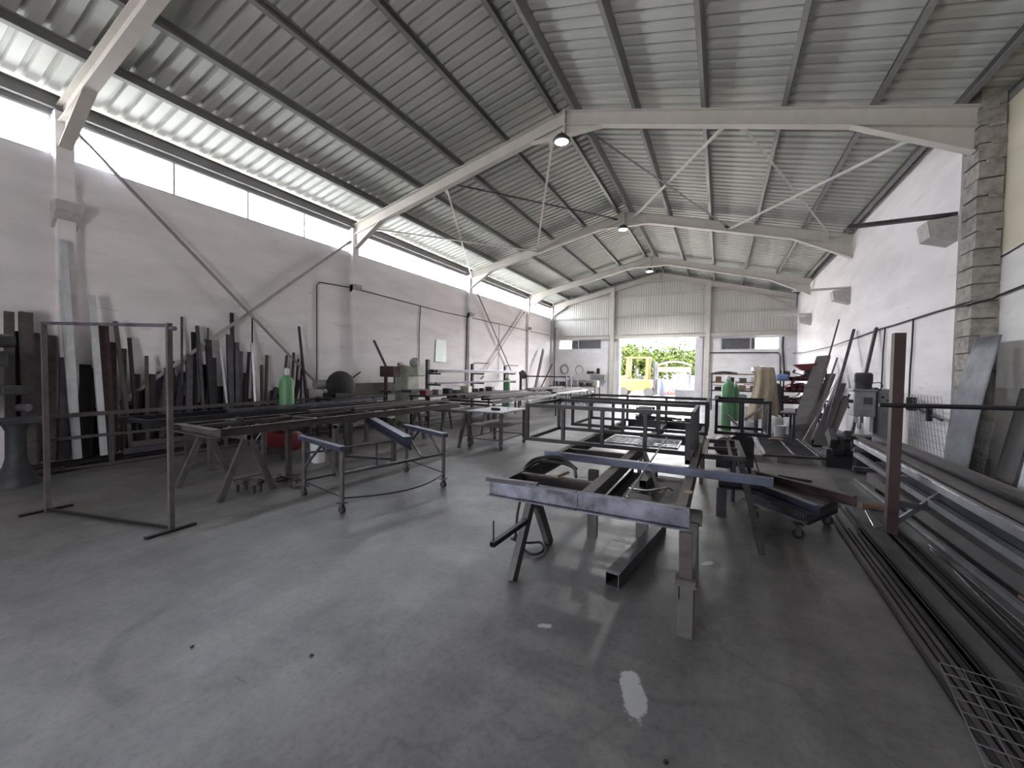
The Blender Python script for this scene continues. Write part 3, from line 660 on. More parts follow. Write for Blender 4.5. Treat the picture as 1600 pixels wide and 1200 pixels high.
# ------------------------------------------------------------------ welding machine
t=thing('welding_machine',(.33,7.45,0),'black wheeled welding machine with rounded top beside the centre frame','welding machine')
b=MB(); pr=[(-.16,.1),(.17,.1),(.17,.5),(.13,.585),(.05,.61),(-.08,.60),(-.15,.55)]
b.poly([(.33+x,7.25,z) for x,z in pr],(0,.5,0)); b.build('case',MT['black_plastic'],t,bevel=.01)
MB().box((.25,7.243,.42),(.05,.01,.05)).build('knob',MT['machine_grey'],t); MB().box((.36,7.243,.30),(.2,.008,.12)).build('grille',MT['rubber'],t)
for dx in(-.12,.12):
    for dy in(7.32,7.62): MB().cyl((.33+dx-.02,dy,.055),(.33+dx+.02,dy,.055),.055,n=16).build('wheel',MT['rubber'],t)
b=MB(); b.lathe((.08,7.1,.42),[(.10,0),(.14,.03),(.14,.42),(.10,.46)],20,axis=(0,1,0)); b.build('tank',MT['rust_red'],t,smooth=True)
MB().box((.08,7.3,.18),(.2,.35,.2)).build('wire_feeder',MT['machine_dark'],t)
MB().path(smooth([V((.5,7.4,.3)),V((.56,7.2,.1)),V((.62,7.0,.015)),V((.75,6.8,.012)),V((.6,6.4,.012)),V((.3,6.2,.012))]),.01).build('power_cable',MT['cable'],t)
b=MB(); b.hollow(V((.10,7.1,.93)),V((.42,7.0,.62)),.03); b.build('box_section',MT['galv'],None,'short pale tube slanting down beside the black welding machine','steel tube')
b=MB(); b.hollow(fl(1165,655,.9),fl(1184,636,1.05)+V((.1,.2,0)),.03); b.build('box_section',MT['galv'],None,'short pale tube slanting up towards the hanging canvas','steel tube')
# green cylinder (right)
def gas(x,y,h,r,label,m='green_paint',z=0.):
    t=thing('gas_cylinder',(x,y,z),label,'gas cylinder','gas cylinders')
    MB().lathe((x,y,z),[(r*.9,0),(r,.02),(r,h*.84),(r*.9,h*.9),(r*.6,h*.95),(r*.3,h*.97)],24).build('body',MT[m],t,smooth=True)
    MB().lathe((x,y,z+h*.97),[(r*.32,0),(r*.38,.02),(r*.38,.1),(r*.25,.13)],14).build('valve_cap',MT['white_plastic'],t,smooth=True)
gas(.21,12.7,1.42,.155,'tall green gas cylinder standing near the doorway, right of centre')
gas(.40,13.0,1.28,.10,'dark green gas cylinder just behind the tall bright green one','green_paint')
gas(-7.1,ox(448,600,-7.1).y,1.47,.125,'green gas cylinder with white cap in front of the leaning stock on the left')
gas(-7.7,14.6,1.32,.11,'small green gas cylinder at the end of the cantilever rack')
# ------------------------------------------------------------------ gate lying on blocks
t=thing('lying_gate',(1.15,9.4,.1),'barred steel gate lying flat on blocks near the right wall','gate')
q=[V((.72,8.3,.14)),V((1.62,8.5,.14)),V((1.6,10.6,.14)),V((.72,10.6,.14))]
b=MB()
for i in range(4): b.bar(q[i],q[(i+1)%4],.04,.04)
b.build('gate_frame',MT['mid_steel'],t)
b=MB()
for k in range(1,14): u=k/14; b.bar(q[0].lerp(q[3],u),q[1].lerp(q[2],u),.02,.02)
b.build('gate_bars',MT['mid_steel'],t)
for u in(.02,.5,.9): MB().bar(q[0].lerp(q[1],u)+V((0,0,.03)),q[3].lerp(q[2],u)+V((0,0,.03)),.03,.02).build('bright_strip',MT['bright'],t)
MB().box((.66,8.75,.06),(.16,.7,.12)).build('concrete_block',MT['kerb'],None,'grey block under the left edge of the lying gate','block')
MB().box((1.2,8.6,.05),(.5,.12,.10)).build('concrete_block',MT['kerb'],None,'grey block under the near edge of the lying gate','block')
MB().box((1.1,10.2,.18),(.25,.1,.03)).build('orange_strip',MT['wood'],None,'small orange wooden strip on the lying gate','wood strip')
# ------------------------------------------------------------------ canvas on a stand and workbench behind
t=thing('draped_canvas',(.9,11,.5),'beige canvas cloth hanging in folds over a pole','canvas cloth')
b=MB()
def cf(u,v):
    zz=1.72-v*(1.16+.06*math.sin(u*6)); wd=.20+.12*v; x=.90-wd*.9+(wd*1.9)*u; 
    return (x+.02*math.sin(v*5),11.0+.05*math.sin(u*15+v*2)*(.3+v)-.04*v-.12*math.sin(math.pi*u),zz)
b.grid(28,14,cf); o=b.build('cloth',MT['canvas'],t,smooth=True); sm=o.modifiers.new('solid','SOLIDIFY'); sm.thickness=.006
b=MB()
b.grid(10,10,lambda u,v:(.98+.10*v+.1*u*(1+v),11.08+.04*math.sin(u*9),1.70-v*1.05)); o=b.build('rear_fold',MT['canvas'],t,smooth=True); o.modifiers.new('solid','SOLIDIFY').thickness=.006
t=thing('pole_stand',(.92,11.12,0),'tall steel pole stand holding the beige canvas','stand')
MB().cyl((.92,11.14,0),(.92,11.14,1.72),.02).build('pole',MT['mid_steel'],t)
MB().bar((.7,11.14,.02),(1.14,11.14,.02),.04).bar((.92,10.95,.02),(.92,11.35,.02),.04).build('foot',MT['mid_steel'],t)
def bench(x0,x1,y0,y1,z,label,m='mid_steel',top='mid_steel',leg=.05,shelf=None,cast=False,tt=.04,grp='steel workbenches',tie=True):
    t=thing('workbench',((x0+x1)/2,(y0+y1)/2,0),label,'workbench',grp)
    MB().box(((x0+x1)/2,(y0+y1)/2,z-tt/2),(x1-x0,y1-y0,tt)).build('top',MT[top],t,bevel=.004)
    zb=.12 if cast else 0
    for x in(x0+.05,x1-.05):
        for y in(y0+.05,y1-.05):
            MB().hollow((x,y,zb),(x,y,z-tt),leg,up=(0,1,0)).build('leg',MT[m],t)
            if cast: caster(t,(x,y,0),.035)
    if tie:
        b=MB(); zt=zb+.07
        for x in(x0+.05,x1-.05): b.bar((x,y0+.07,zt),(x,y1-.07,zt),.02)
        for y in(y0+.05,y1-.05): b.bar((x0+.07,y,zt),(x1-.07,y,zt),.02)
        b.build('tie_bars',MT[m],t)
    if shelf: MB().box(((x0+x1)/2,(y0+y1)/2,shelf),(x1-x0-.06,y1-y0-.06,.02)).build('shelf',MT[m],t)
    return t
bench(.78,1.62,11.4,12.0,.66,'blue grey steel bench behind the beige canvas',m='blue_steel',top='blue_steel',shelf=None)
for k,(x,y,l) in enumerate(((.75,12.5,'white plastic bucket behind the canvas stand'),(1.35,11.9,'white bucket under the blue grey bench'),(.42,12.2,'white bucket at the foot of the green cylinder'))):
    t=thing('bucket',(x,y,0),l,'bucket','white buckets'); MB().lathe((x,y,0),[(.11,0),(.14,.3),(.145,.3),(.13,.28)],18).build('pail',MT['white_plastic'],t,smooth=True)
    MB().path([V((x-.14,y,.28)),V((x,y-.1,.2)),V((x+.14,y,.28))],.004,5).build('handle',MT['mid_steel'],t)
b=MB(); b.lathe((1.3,12.5,0),[(.16,0),(.2,.12),(.2,.4),(.12,.5),(.05,.52)],14); b.build('rubble_sack',MT['white_plastic'],None,'pale sack standing on the floor behind the blue grey bench','sack',smooth=True)
# ------------------------------------------------------------------ goal shaped frame in the left foreground
t=thing('goalpost_stand',(-5.43,1.7,0),'tall rectangular steel tube frame on two feet in the left foreground','tube frame')
L0,R0=V((-6.27,1.53,0)),V((-4.57,1.90,0)); hz=1.955
MB().hollow(L0,L0+V((0,0,2.0)),.04,up=(0,1,0)).build('upright',MT['dusty_steel'],t); MB().hollow(R0,R0+V((0,0,hz)),.04,up=(0,1,0)).build('upright',MT['dusty_steel'],t)
MB().hollow(L0+V((.02,0,1.985)),R0+V((-.02,0,hz-.02)),.03).build('top_bar',MT['mid_steel'],t)
MB().hollow(L0+V((.02,0,.03)),R0+V((-.02,0,.03)),.03).build('bottom_bar',MT['black_steel'],t)
MB().bar(L0+V((-.03,-.19,.012)),L0+V((-.06,.2,.012)),.045,.022).build('foot',MT['black_steel'],t); MB().bar(R0+V((.03,-.21,.012)),R0+V((.01,.19,.012)),.045,.022).build('foot',MT['black_steel'],t)
MB().cyl(R0+V((.02,0,hz-.05)),R0+V((.07,.02,hz-.05)),.02).build('hinge_pin',MT['mid_steel'],t)
# ------------------------------------------------------------------ left frame table A on sawhorses
sawhorse((-6.12,2.93,0),(-5.07,2.88,0),.745,.31,'steel sawhorse with round worn legs under the near end of left frame',w=.065)
t=thing('assembly_table',(-5.58,2.6,.75),'long dark welded frame on sawhorses at centre left','steel frame','big welded frames on trestles')
zt=.79
for x in(-6.03,-5.12): MB().chan((x,2.62,zt),(x,7.5,zt),.06,.10).build('side_rail',MT['brown_steel'],t)
for x in(-5.72,): MB().bar((x,2.65,zt+.02),(x,7.4,zt+.02),.05,.05).build('middle_rail',MT['brown_steel'],t)
MB().chan((-6.08,2.6,zt),(-5.08,2.55,zt),.09,.10).build('end_channel',MT['dusty_steel'],t)
for y in(3.9,5.0,6.1,7.4): MB().bar((-5.99,y,zt+.02),(-5.16,y,zt+.02),.06,.05).build('cross_bar',MT['brown_steel'],t)
t=thing('bar_clamp',(-5.5,2.95,.84),'small dark clamp block on the near corner of the left frame','clamp')
MB().box((-5.45,2.95,.875),(.16,.12,.05)).build('jaw',MT['machine_dark'],t,bevel=.006); MB().box((-5.35,2.93,.90),(.04,.06,.06)).build('screw_block',MT['machine_dark'],t,bevel=.006); MB().bar((-5.72,2.98,.865),(-5.4,2.95,.865),.03,.02).build('bar',MT['mid_steel'],t)
def trestle(p,q,z,label,w=.06,m='dusty_steel'):
    p,q=V(p),V(q); p.z=q.z=0; t=thing('trestle_stand',(p+q)/2,label,'trestle','upright trestles under the left frame')
    for e in(p,q):
        MB().hollow(e,e+V((0,0,z-.05)),w,up=(0,1,0)).build('leg',MT[m],t); MB().box(e+V((0,0,.005)),(.1,.1,.01)).build('foot_plate',MT[m],t)
    MB().hollow(p+V((0,0,z-.025)),q+V((0,0,z-.025)),w,.05).build('top_bar',MT[m],t)
trestle(fl(451,748),V((-6.0,fl(451,748).y+.05,0)),.735,'upright trestle behind the near sawhorse of left frame')
trestle(fl(524,743),fl(547,708),.735,'upright trestle behind the rolling cart, middle of left frame')
trestle(fl(615,721),V((-6.0,fl(615,721).y,0)),.735,'upright trestle at the far end of the left frame')
sawhorse((-4.62,6.95,0),(-5.9,6.95,0),.735,.25,'sawhorse with splayed legs behind the rolling cart',w=.06)
sawhorse((-5.1,8.6,0),(-6.3,8.6,0),.735,.25,'sawhorse with splayed legs left of the square rolling table',w=.06)
# second frame B further left plus loose beams
t=thing('assembly_table',(-7.1,3.0,.7),'second dark welded frame between the left frame and the wall rack','steel frame','big welded frames on trestles')
for x in(-7.45,-6.72): MB().chan((x,2.5,.79),(x,7.3,.79),.06,.10).build('side_rail',MT['dark_steel'],t)
for y in(2.6,3.9,5.2,6.6): MB().bar((-7.42,y,.80),(-6.75,y,.80),.05,.05).build('cross_bar',MT['dark_steel'],t)
trestle((-7.4,3.3,0),(-6.75,3.3,0),.735,'upright trestle under the near end of the second left frame')
trestle((-7.4,6.3,0),(-6.75,6.3,0),.735,'upright trestle under the far end of the second left frame')
for k,(x,y0,y1,z,w,h,m,l) in enumerate(((-6.9,3.6,7.0,.865,.07,.05,'mid_steel','grey flat bar lying along the second left frame'),(-5.9,4.3,7.3,.86,.09,.04,'dusty_steel','wide grey flat bar lying along the left frame'),
   (-5.45,4.8,7.6,.865,.05,.05,'rust_red','reddish square bar lying along the right side of left frame'),(-7.2,3.9,6.9,.865,.05,.05,'black_steel','black square bar lying on the second left frame'))):
    profile((x,y0,z),(x-.1,y1,z),w,h,l,m,'hollow',grp='bars lying on the left frames')
# ------------------------------------------------------------------ rolling cart
c1,c2,c3,c4=V((-3.57,3.0,0)),V((-4.47,3.2,0)),V((-4.19,4.70,0)),V((-3.22,4.32,0))
t=thing('rolling_rack_cart',(c1+c3)/2,'rusty tube cart on four casters with blue grey end bars','cart')
hz=.70
for c in(c1,c2,c3,c4):
    MB().cyl(c+V((0,0,.12)),c+V((0,0,hz-.02)),.024,n=12).build('post',MT['dusty_steel'],t); caster(t,c,.042)
u=V((0,0,1))
MB().bar(c1+u*hz+V((.03,-.01,0)),c2+u*(hz+.0)+V((-.14,.05,0)),.07,.05).build('end_bar',MT['blue_steel'],t)
MB().bar(c4+u*hz+V((.04,-.02,0)),c3+u*hz+V((-.05,.02,0)),.08,.05).build('end_bar',MT['blue_steel'],t)
MB().bar(c1+u*.43,c4+u*.45,.03,.03).build('side_bar',MT['mid_steel'],t); MB().bar(c2+u*.52,c3+u*.5,.025,.025).build('side_bar',MT['mid_steel'],t)
MB().bar(c1+u*.62,(c1+c4)/2+u*.47+V((-.12,0,0)),.025).build('slanting_bar',MT['mid_steel'],t); MB().bar(c3+u*.60,(c1*.25+c4*.75)+u*.46,.025).build('slanting_bar',MT['mid_steel'],t)
arcp=[c1.lerp(c4,k/8)+u*.17+V((.16*math.sin(math.pi*k/8),-.02,-.03*math.sin(math.pi*k/8))) for k in range(9)]
MB().path(arcp,.009,6).build('bottom_bar',MT['dark_steel'],t)
MB().bar(c2+u*.19,c3+u*.19,.02).build('bottom_bar',MT['dark_steel'],t); MB().bar(c1+u*.18,c2+u*.18,.014).build('bottom_bar',MT['dark_steel'],t); MB().bar(c3+u*.2,c4+u*.2,.016).build('bottom_bar',MT['dark_steel'],t)
for a_,c_ in((.33,.33),(.66,.66)): e=c2.lerp(c3,a_); MB().bar(e+u*.19,e+u*.52,.018,up=(0,1,0)).build('brace_bar',MT['mid_steel'],t)
for (s,e) in((c1,c2),(c2,c1)): 
    MB().bar(s.lerp(e,.02)+u*.36,s.lerp(e,.47)+u*.66,.022).build('brace_bar',MT['mid_steel'],t)
for (s,e) in((c4,c3),(c3,c4)): MB().bar(s.lerp(e,.02)+u*.40,s.lerp(e,.35)+u*.66,.022).build('brace_bar',MT['mid_steel'],t)
b=MB(); p,q=fl(566,650,.735),fl(636,690,.60)
b.chan(p,q,.10,.13,.008); b.bar(p+V((.02,.05,-.03)),q+V((.02,.05,-.03)),.02,.19)
b.build('steel_channel',MT['blue_steel'],None,'blue grey primed channel lying across the rolling cart','steel beam')
# small low stool and offcuts beneath frame A
t=thing('low_stand',(-5.2,2.95,0),'little four legged steel stool on the floor by the sawhorse','stand')
MB().box((-5.2,2.97,.125),(.32,.12,.05),rz=.35).box((-5.2,2.97,.155),(.28,.06,.02),rz=.35).build('top',MT['brown_steel'],t)
for dx,dy in((-.12,-.07),(.1,.0),(-.1,.02),(.12,.07)): MB().box((-5.2+dx,2.97+dy,.05),(.03,.03,.10)).build('leg',MT['brown_steel'],t)
b=MB()
for k in range(9):
    p=fl(R.uniform(428,470),R.uniform(748,765),.02); a=R.uniform(0,3); d=V((math.cos(a),math.sin(a),0))*R.uniform(.06,.16); b.bar(p+V((0,0,R.uniform(0,.05)))-d,p+V((0,0,R.uniform(0,.05)))+d,.035,.03)
b.build('metal_scrap_heap',MT['brown_steel'],None,'heap of steel offcuts on the floor left of rolling cart','offcuts',kind='stuff')
# red compressor
x,y=fl(432,712).x+.12,fl(432,712).y+.05
t=thing('air_compressor',(x,y,0),'dark red air compressor on the floor behind the left frame','compressor')
MB().lathe((x-.42,y,.30),[(.10,0),(.17,.05),(.17,.75),(.10,.8)],20,axis=(1,0,0)).build('tank',MT['red_paint'],t,smooth=True)
MB().box((x,y,.53),(.34,.24,.16)).cyl((x-.2,y,.52),(x-.2,y,.66),.08).build('motor',MT['machine_dark'],t,bevel=.01)
for dx in(-.3,.3): MB().cyl((x+dx,y-.2,.09),(x+dx,y-.16,.09),.09,n=18).build('wheel',MT['rubber'],t)
MB().box((x,y-.1,.10),(.6,.05,.08)).build('foot',MT['machine_dark'],t)
MB().path(smooth([V((x-.1,y-.2,.62)),V((x-.2,y-.3,.4)),V((x-.3,y-.3,.3)),V((x-.4,y-.2,.34))]),.008).build('hose',MT['white_plastic'],t)
p=fl(497,722); t=thing('bucket',(p.x,p.y,0),'white plastic bucket on the floor behind the rolling cart','bucket','white buckets')
MB().lathe((p.x,p.y,0),[(.10,0),(.125,.34),(.13,.34),(.12,.32)],18).build('pail',MT['white_plastic'],t,smooth=True); MB().path([p+V((-.125,0,.32)),p+V((0,-.1,.25)),p+V((.125,0,.32))],.004,5).build('handle',MT['mid_steel'],t)
# square rolling table
t=bench(-4.55,-3.72,6.85,8.0,.75,'square steel table on casters with bare grey top, centre left',m='dusty_steel',top='galv',shelf=.45,cast=True,tt=.03,leg=.06)
b=MB(); b.box((-4.1,7.2,.775),(.12,.05,.05),rz=.4); b.cyl((-4.12,7.18,.77),(-3.98,7.24,.77),.025); b.build('angle_grinder',MT['black_plastic'],None,'small black grinder lying on the square rolling table','grinder')
b=MB(); b.path([V((-3.95,7.5,.752)),V((-3.9,7.6,.9)),V((-3.86,7.7,1.02))],.01,6); b.build('torch_handle',MT['galv'],None,'thin pale rod standing on the square rolling table','rod')
mk('zinc',(192,194,200),.4,.3,.15,5)
# ================================================================== LEFT WALL: rack and leaning stock
XR_=-8.42
t=thing('stock_rack',(XR_,4.5,0),'long low steel rail rack along the left wall holding leaning stock','rack')
MB().bar((XR_,1.9,.82),(XR_,8.2,.85),.04,.06).build('upper_rail',MT['dusty_steel'],t)
MB().bar((XR_,1.9,.49),(XR_,4.4,.49),.04,.04).build('lower_rail',MT['dusty_steel'],t)
MB().chan((XR_+.05,0.6,.03),(XR_+.05,8.2,.03),.10,.06).build('base_rail',MT['grey_paint'],t)
for y in(2.75,4.4,6.2,8.1): MB().hollow((XR_-.03,y,0),(XR_-.03,y,.80),.05,up=(0,1,0)).build('post',MT['dusty_steel'],t)
MB().box((-8.68,4.6,.09),(.36,5.8,.03)).build('base_plank',MT['dark_steel'],t)
LEAN=[ # top px (x,y), rail px x, width m, depth, material, look
((14,487),21,.09,.05,'grey_paint','grey box section'),((40,488),50,.13,.06,'grey_paint','wide grey box section'),
((38,519),48,.26,.07,'dark_steel','broad dark steel channel'),((57,521),64,.10,.06,'mid_steel','grey steel channel'),((74,524),86,.17,.05,'dusty_steel','wide brownish grey flat bar'),
((103,559),112,.13,.05,'mid_steel','short grey flat bar'),((98,375),122,.075,.05,'galv','tallest bright galvanized tube'),((95,438),117,.05,.04,'galv','bright galvanized strip behind the tallest tube'),
((133,570),145,.13,.06,'black_steel','short black channel'),((143,461),163,.08,.05,'galv','tall pale galvanized tube'),((148,575),156,.08,.05,'dark_steel','short dark tube'),
((160,505),178,.13,.06,'rust_red','wide dark reddish channel'),((176,535),190,.08,.05,'brown_steel','brown steel tube'),((180,502),204,.05,.04,'dusty_steel','tall pale brown bar'),
((193,545),207,.06,.05,'brown_steel','brown square tube'),((202,528),221,.045,.04,'dark_steel','thin dark bar'),((214,585),226,.08,.05,'brown_steel','short brown tube'),
((229,556),238,.045,.03,'dusty_steel','thin pale bar'),((226,607),236,.10,.05,'black_steel','short black tube'),((238,585),247,.08,.06,'dark_steel','short dark channel'),
((250,582),257,.09,.06,'dark_steel','short dark box section'),((261,575),268,.07,.05,'mid_steel','grey square tube'),((267,565),283,.09,.06,'black_steel','black box section'),
((285,581),291,.10,.05,'dark_steel','wide dark flat bar'),((284,495),297,.03,.03,'mid_steel','tall thin grey rod'),((296,554),306,.10,.05,'mid_steel','wide grey channel'),
((302,519),318,.06,.05,'black_steel','tall black bar'),((308,509),327,.05,.04,'mid_steel','tall grey tube'),((320,570),332,.08,.05,'black_steel','short black tube'),
((325,531),341,.09,.06,'dark_steel','wide dark channel'),((325,512),338,.02,.02,'brown_steel','very thin brown rod'),((333,559),346,.09,.05,'dark_steel','dark flat bar'),
((344,543),362,.03,.03,'galv','thin pale strip'),((358,523),371,.10,.05,'mid_steel','tall wide grey channel'),((362,489),378,.055,.05,'dark_steel','tallest dark tube of the cluster'),
((370,535),381,.08,.04,'mid_steel','grey flat bar'),((376,549),390,.06,.05,'mid_steel','short grey tube'),((384,583),395,.07,.05,'black_steel','short black bar'),
((389,550),399,.045,.04,'dark_steel','narrow dark tube'),((393,536),405,.045,.04,'bright','shining bright metal strip'),((394,492),407,.022,.02,'black_steel','very thin black rod'),
((409,570),421,.05,.04,'brown_steel','brown bar'),((417,555),429,.05,.04,'brown_steel','brown grey tube'),((432,606),440,.10,.05,'black_steel','stubby black block'),
((448,555),455,.04,.04,'mid_steel','thin grey bar behind the gas cylinder'),((459,551),466,.04,.04,'dark_steel','thin dark bar'),((466,561),475,.035,.03,'dark_steel','thin dark strip'),
((467,510),488,.045,.04,'dark_steel','tall thin dark bar'),((472,554),483,.035,.03,'black_steel','thin black rod'),((467,594),473,.09,.05,'black_steel','short black plate')]
for i,(tp,rx,w_,d_,m,look) in enumerate(LEAN):
    ly=2 if m in('galv','bright') or i in(0,1,13,17) else i%2; m={'galv':'zinc','grey_paint':'dusty_steel'}.get(m,m) if i!=42 else m; top=ox(tp[0],tp[1],XL+.03+d_/2+.065*ly); r_=ox(rx,640,XR_-.06)
    k=.82/top.z if top.z>1 else .6
    # foot: continue the line from the top through the rail point to the rack base
    zr_=.85; s_=(top.z-.13)/(top.z-zr_); foot=V((-8.69+.068*ly,top.y+(r_.y-top.y)*s_,.15)); foot.y=max(min(foot.y,r_.y+.22),r_.y-.30)
    b=MB(); kind='hollow' if w_<.12 and w_>.035 else 'bar'
    if kind=='hollow': b.hollow(foot,top,w_,d_,.005,up=(1,0,0))
    else:
        if w_<.12: b.bar(foot,top,w_,d_,up=(1,0,0))
        else: b.chan(foot,top,w_,d_,.01,up=(1,0,0))
    b.build('leaning_'+('bar' if w_<.09 else 'channel'),MT[m],None,'%s leaning on the left wall, %s from the left'%(look,ordn(i+1)),'steel bar','steel stock leaning on the left wall')
# low dark clutter of short lengths behind the rails
n=0
for k in range(26):
    y=2.2+k*.225+R.uniform(-.05,.05); h=R.uniform(.45,1.05); w_=R.uniform(.06,.15); m=R.choice(['black_steel','dark_steel','brown_steel','black_steel','mid_steel'])
    f=V((-8.80,y,.13)); MB().bar(f,f+V((-.11,R.uniform(-.05,.12),h)),w_,.05,up=(1,0,0)).build('short_offcut',MT[m],None,'short upright steel offcut behind the low rails, %s from the left'%ordn(k+1),'steel offcut','short offcuts behind the left rails')
for k,(y0,y1,z,m,l) in enumerate(((2.9,4.3,.20,'mid_steel','grey box section lying at the foot of the left rack'),(3.0,3.9,.30,'dusty_steel','short pale box section lying on top at the left rack foot'),(4.4,6.2,.22,'dark_steel','dark beam lying along the middle of the left rack foot'))):
    profile((-8.47,y0,z-.02),(-8.47,y1,z-.02),.05,.09,l,m,'bar',name='lying_section')
# machine at the left edge
t=thing('bandsaw_machine',(-8.1,1.6,0),'dark old workshop machine with flared pedestal at the left picture edge','machine')
b=MB(); b.lathe((-8.05,1.70,0),[(.22,0),(.21,.05),(.13,.2),(.095,.35),(.09,.7),(.13,.8)],20); b.build('pedestal',MT['machine_dark'],t,smooth=True)
MB().box((-8.05,1.55,.83),(.5,.8,.06)).build('table',MT['machine_dark'],t,bevel=.01)
b=MB(); b.box((-8.2,1.25,1.3),(.35,.4,.85)); b.box((-8.15,1.5,1.62),(.3,.3,.2)); b.box((-8.1,1.68,1.22),(.22,.2,.12)); b.cyl((-8.1,1.5,1.85),(-8.1,1.72,1.85),.09); b.build('head',MT['machine_dark'],t,bevel=.02)
MB().cyl((-8.0,1.72,1.0),(-7.9,1.78,1.0),.05).build('handwheel',MT['mid_steel'],t)
# chop saw (black) and bench at left wall
t=thing('chop_saw',(-8.1,7.4,.85),'large black round guarded chop saw on the bench by the left wall','saw')
yc=ox(533,602,-8.1).y; zc=ox(533,602,-8.1).z
b=MB(); b.lathe((-8.16,yc,zc),[(.12,0),(.32,.03),(.33,.12),(.28,.16)],26,axis=(1,-.35,.2)); b.build('blade_guard',MT['black_plastic'],t,smooth=True)
MB().box((-8.15,yc,.93),(.45,.6,.1)).box((-8.2,yc+.1,1.0),(.12,.15,.25)).build('base',MT['machine_dark'],t,bevel=.01)
MB().cyl((-8.3,yc-.55,zc+.02),(-8.3,yc-.2,zc+.02),.11).build('motor',MT['machine_grey'],t,smooth=True)
MB().cyl((-8.1,yc+.2,zc+.1),(-7.98,yc+.48,zc+.32),.018).build('handle',MT['machine_dark'],t)
bench(-8.27,-7.75,6.2,7.95,.88,'long low steel bench under the black chop saw',m='dark_steel',top='dark_steel')
# pale lathe like bed along the wall
MB().box((-8.72,8.6,1.0),(.12,3.0,.35)).build('wall_ledge',MT['kerb'],None,'low grey ledge fixed on the left wall behind the chop saw','ledge')
# drill press group and milling machine
Y=9.4; c=ox(607,600,-8.2)
t=thing('drill_press',(-8.2,c.y,0),'dark red drill press beside the pale machine at the left wall','drill press')
MB().cyl((-8.3,c.y,0),(-8.3,c.y,1.5),.05).build('column',MT['rust_red'],t); MB().box((-8.15,c.y,1.5),(.5,.28,.3)).build('head',MT['rust_red'],t,bevel=.02)
MB().box((-8.1,c.y,.95),(.4,.4,.05)).build('table',MT['machine_dark'],t); MB().cyl((-7.98,c.y,1.15),(-7.98,c.y,1.36),.03).build('spindle',MT['mid_steel'],t); MB().box((-8.25,c.y,.03),(.5,.5,.06)).build('base',MT['machine_dark'],t)
MB().cyl((-8.3,c.y+.0,1.65),(-8.45,c.y-.3,2.35),.035).build('lever',MT['mid_steel'],t)
c=ox(640,590,-8.1)
t=thing('milling_machine',(-8.1,c.y,0),'pale green grey milling machine beside the cantilever rack','machine')
MB().box((-8.2,c.y,.7),(.5,.5,1.4)).build('column',MT['machine_pale'],t,bevel=.03); MB().box((-8.0,c.y,1.52),(.7,.36,.3)).build('head',MT['machine_pale'],t,bevel=.04)
MB().cyl((-7.8,c.y-.1,1.67),(-7.8,c.y-.1,1.9),.09).build('motor',MT['machine_grey'],t,smooth=True); MB().box((-7.85,c.y,.95),(.35,.8,.08)).build('table',MT['mid_steel'],t)
MB().lathe((-7.7,c.y-.3,1.75),[(.06,0),(.13,.02),(.06,.04)],16,axis=(1,-.5,0)).build('handwheel',MT['galv'],t)
b=MB(); c=ox(632,578,-8.3); b.lathe(c,[(.13,0),(.15,.02),(.13,.05)],18,axis=(1,-.6,0)); b.cyl(c,c+V((-.3,.1,-.3)),.02); b.cyl(c+V((.05,-.3,.15)),c+V((.05,-.15,.15)),.06); b.build('work_light',MT['machine_grey'],None,'round grey lamp head on an arm above the red drill press','work light')
# ------------------------------------------------------------------ cantilever rack
t=thing('cantilever_rack',(-8.0,11.9,0),'steel cantilever rack with arms at the left wall centre','rack')
X0=-8.0; ys=[ox(668,600,X0).y,ox(738,600,X0).y,ox(789,600,X0).y]
for i,y in enumerate(ys): MB().hollow((X0,y,0),(X0,y,(1.88,1.80,1.76)[i]),.10,up=(0,1,0)).build('post',MT['mid_steel'],t)
zA=ox(700,580,X0+.2).z; zB=ox(700,598,X0+.2).z
for i,y in enumerate(ys):
    for z in(zA-.08,zB-.05): MB().bar((X0+.05,y,z),(X0+.5,y,z),.05).build('arm',MT['mid_steel'],t)
for i in(1,2): MB().path(smooth([V((X0,ys[i],(1.8,1.76)[i-1])),V((X0+.05,ys[i]+.2,(1.84,1.8)[i-1])),V((X0+.1,ys[i]+1.0,(1.84,1.8)[i-1]))],4),.018,6).build('hook_arm',MT['mid_steel'],t)
for k,(z,x,w_,h_,m,l) in enumerate(((zA,X0+.25,.16,.10,'galv','wide pale beam on the top arms of the cantilever rack'),(zA,X0+.42,.08,.08,'mid_steel','grey box section on the front of the top rack arms'),
   (zB,X0+.2,.05,.05,'galv','thin pale tube on the middle arms of the cantilever rack'),(zB,X0+.4,.06,.05,'dark_steel','thin dark tube on the middle arms of the cantilever rack'))):
    profile((x,ys[0]-.1,z),(x,ys[2]+.2,z),w_,h_,l,m,'hollow',grp='bars on the cantilever rack')
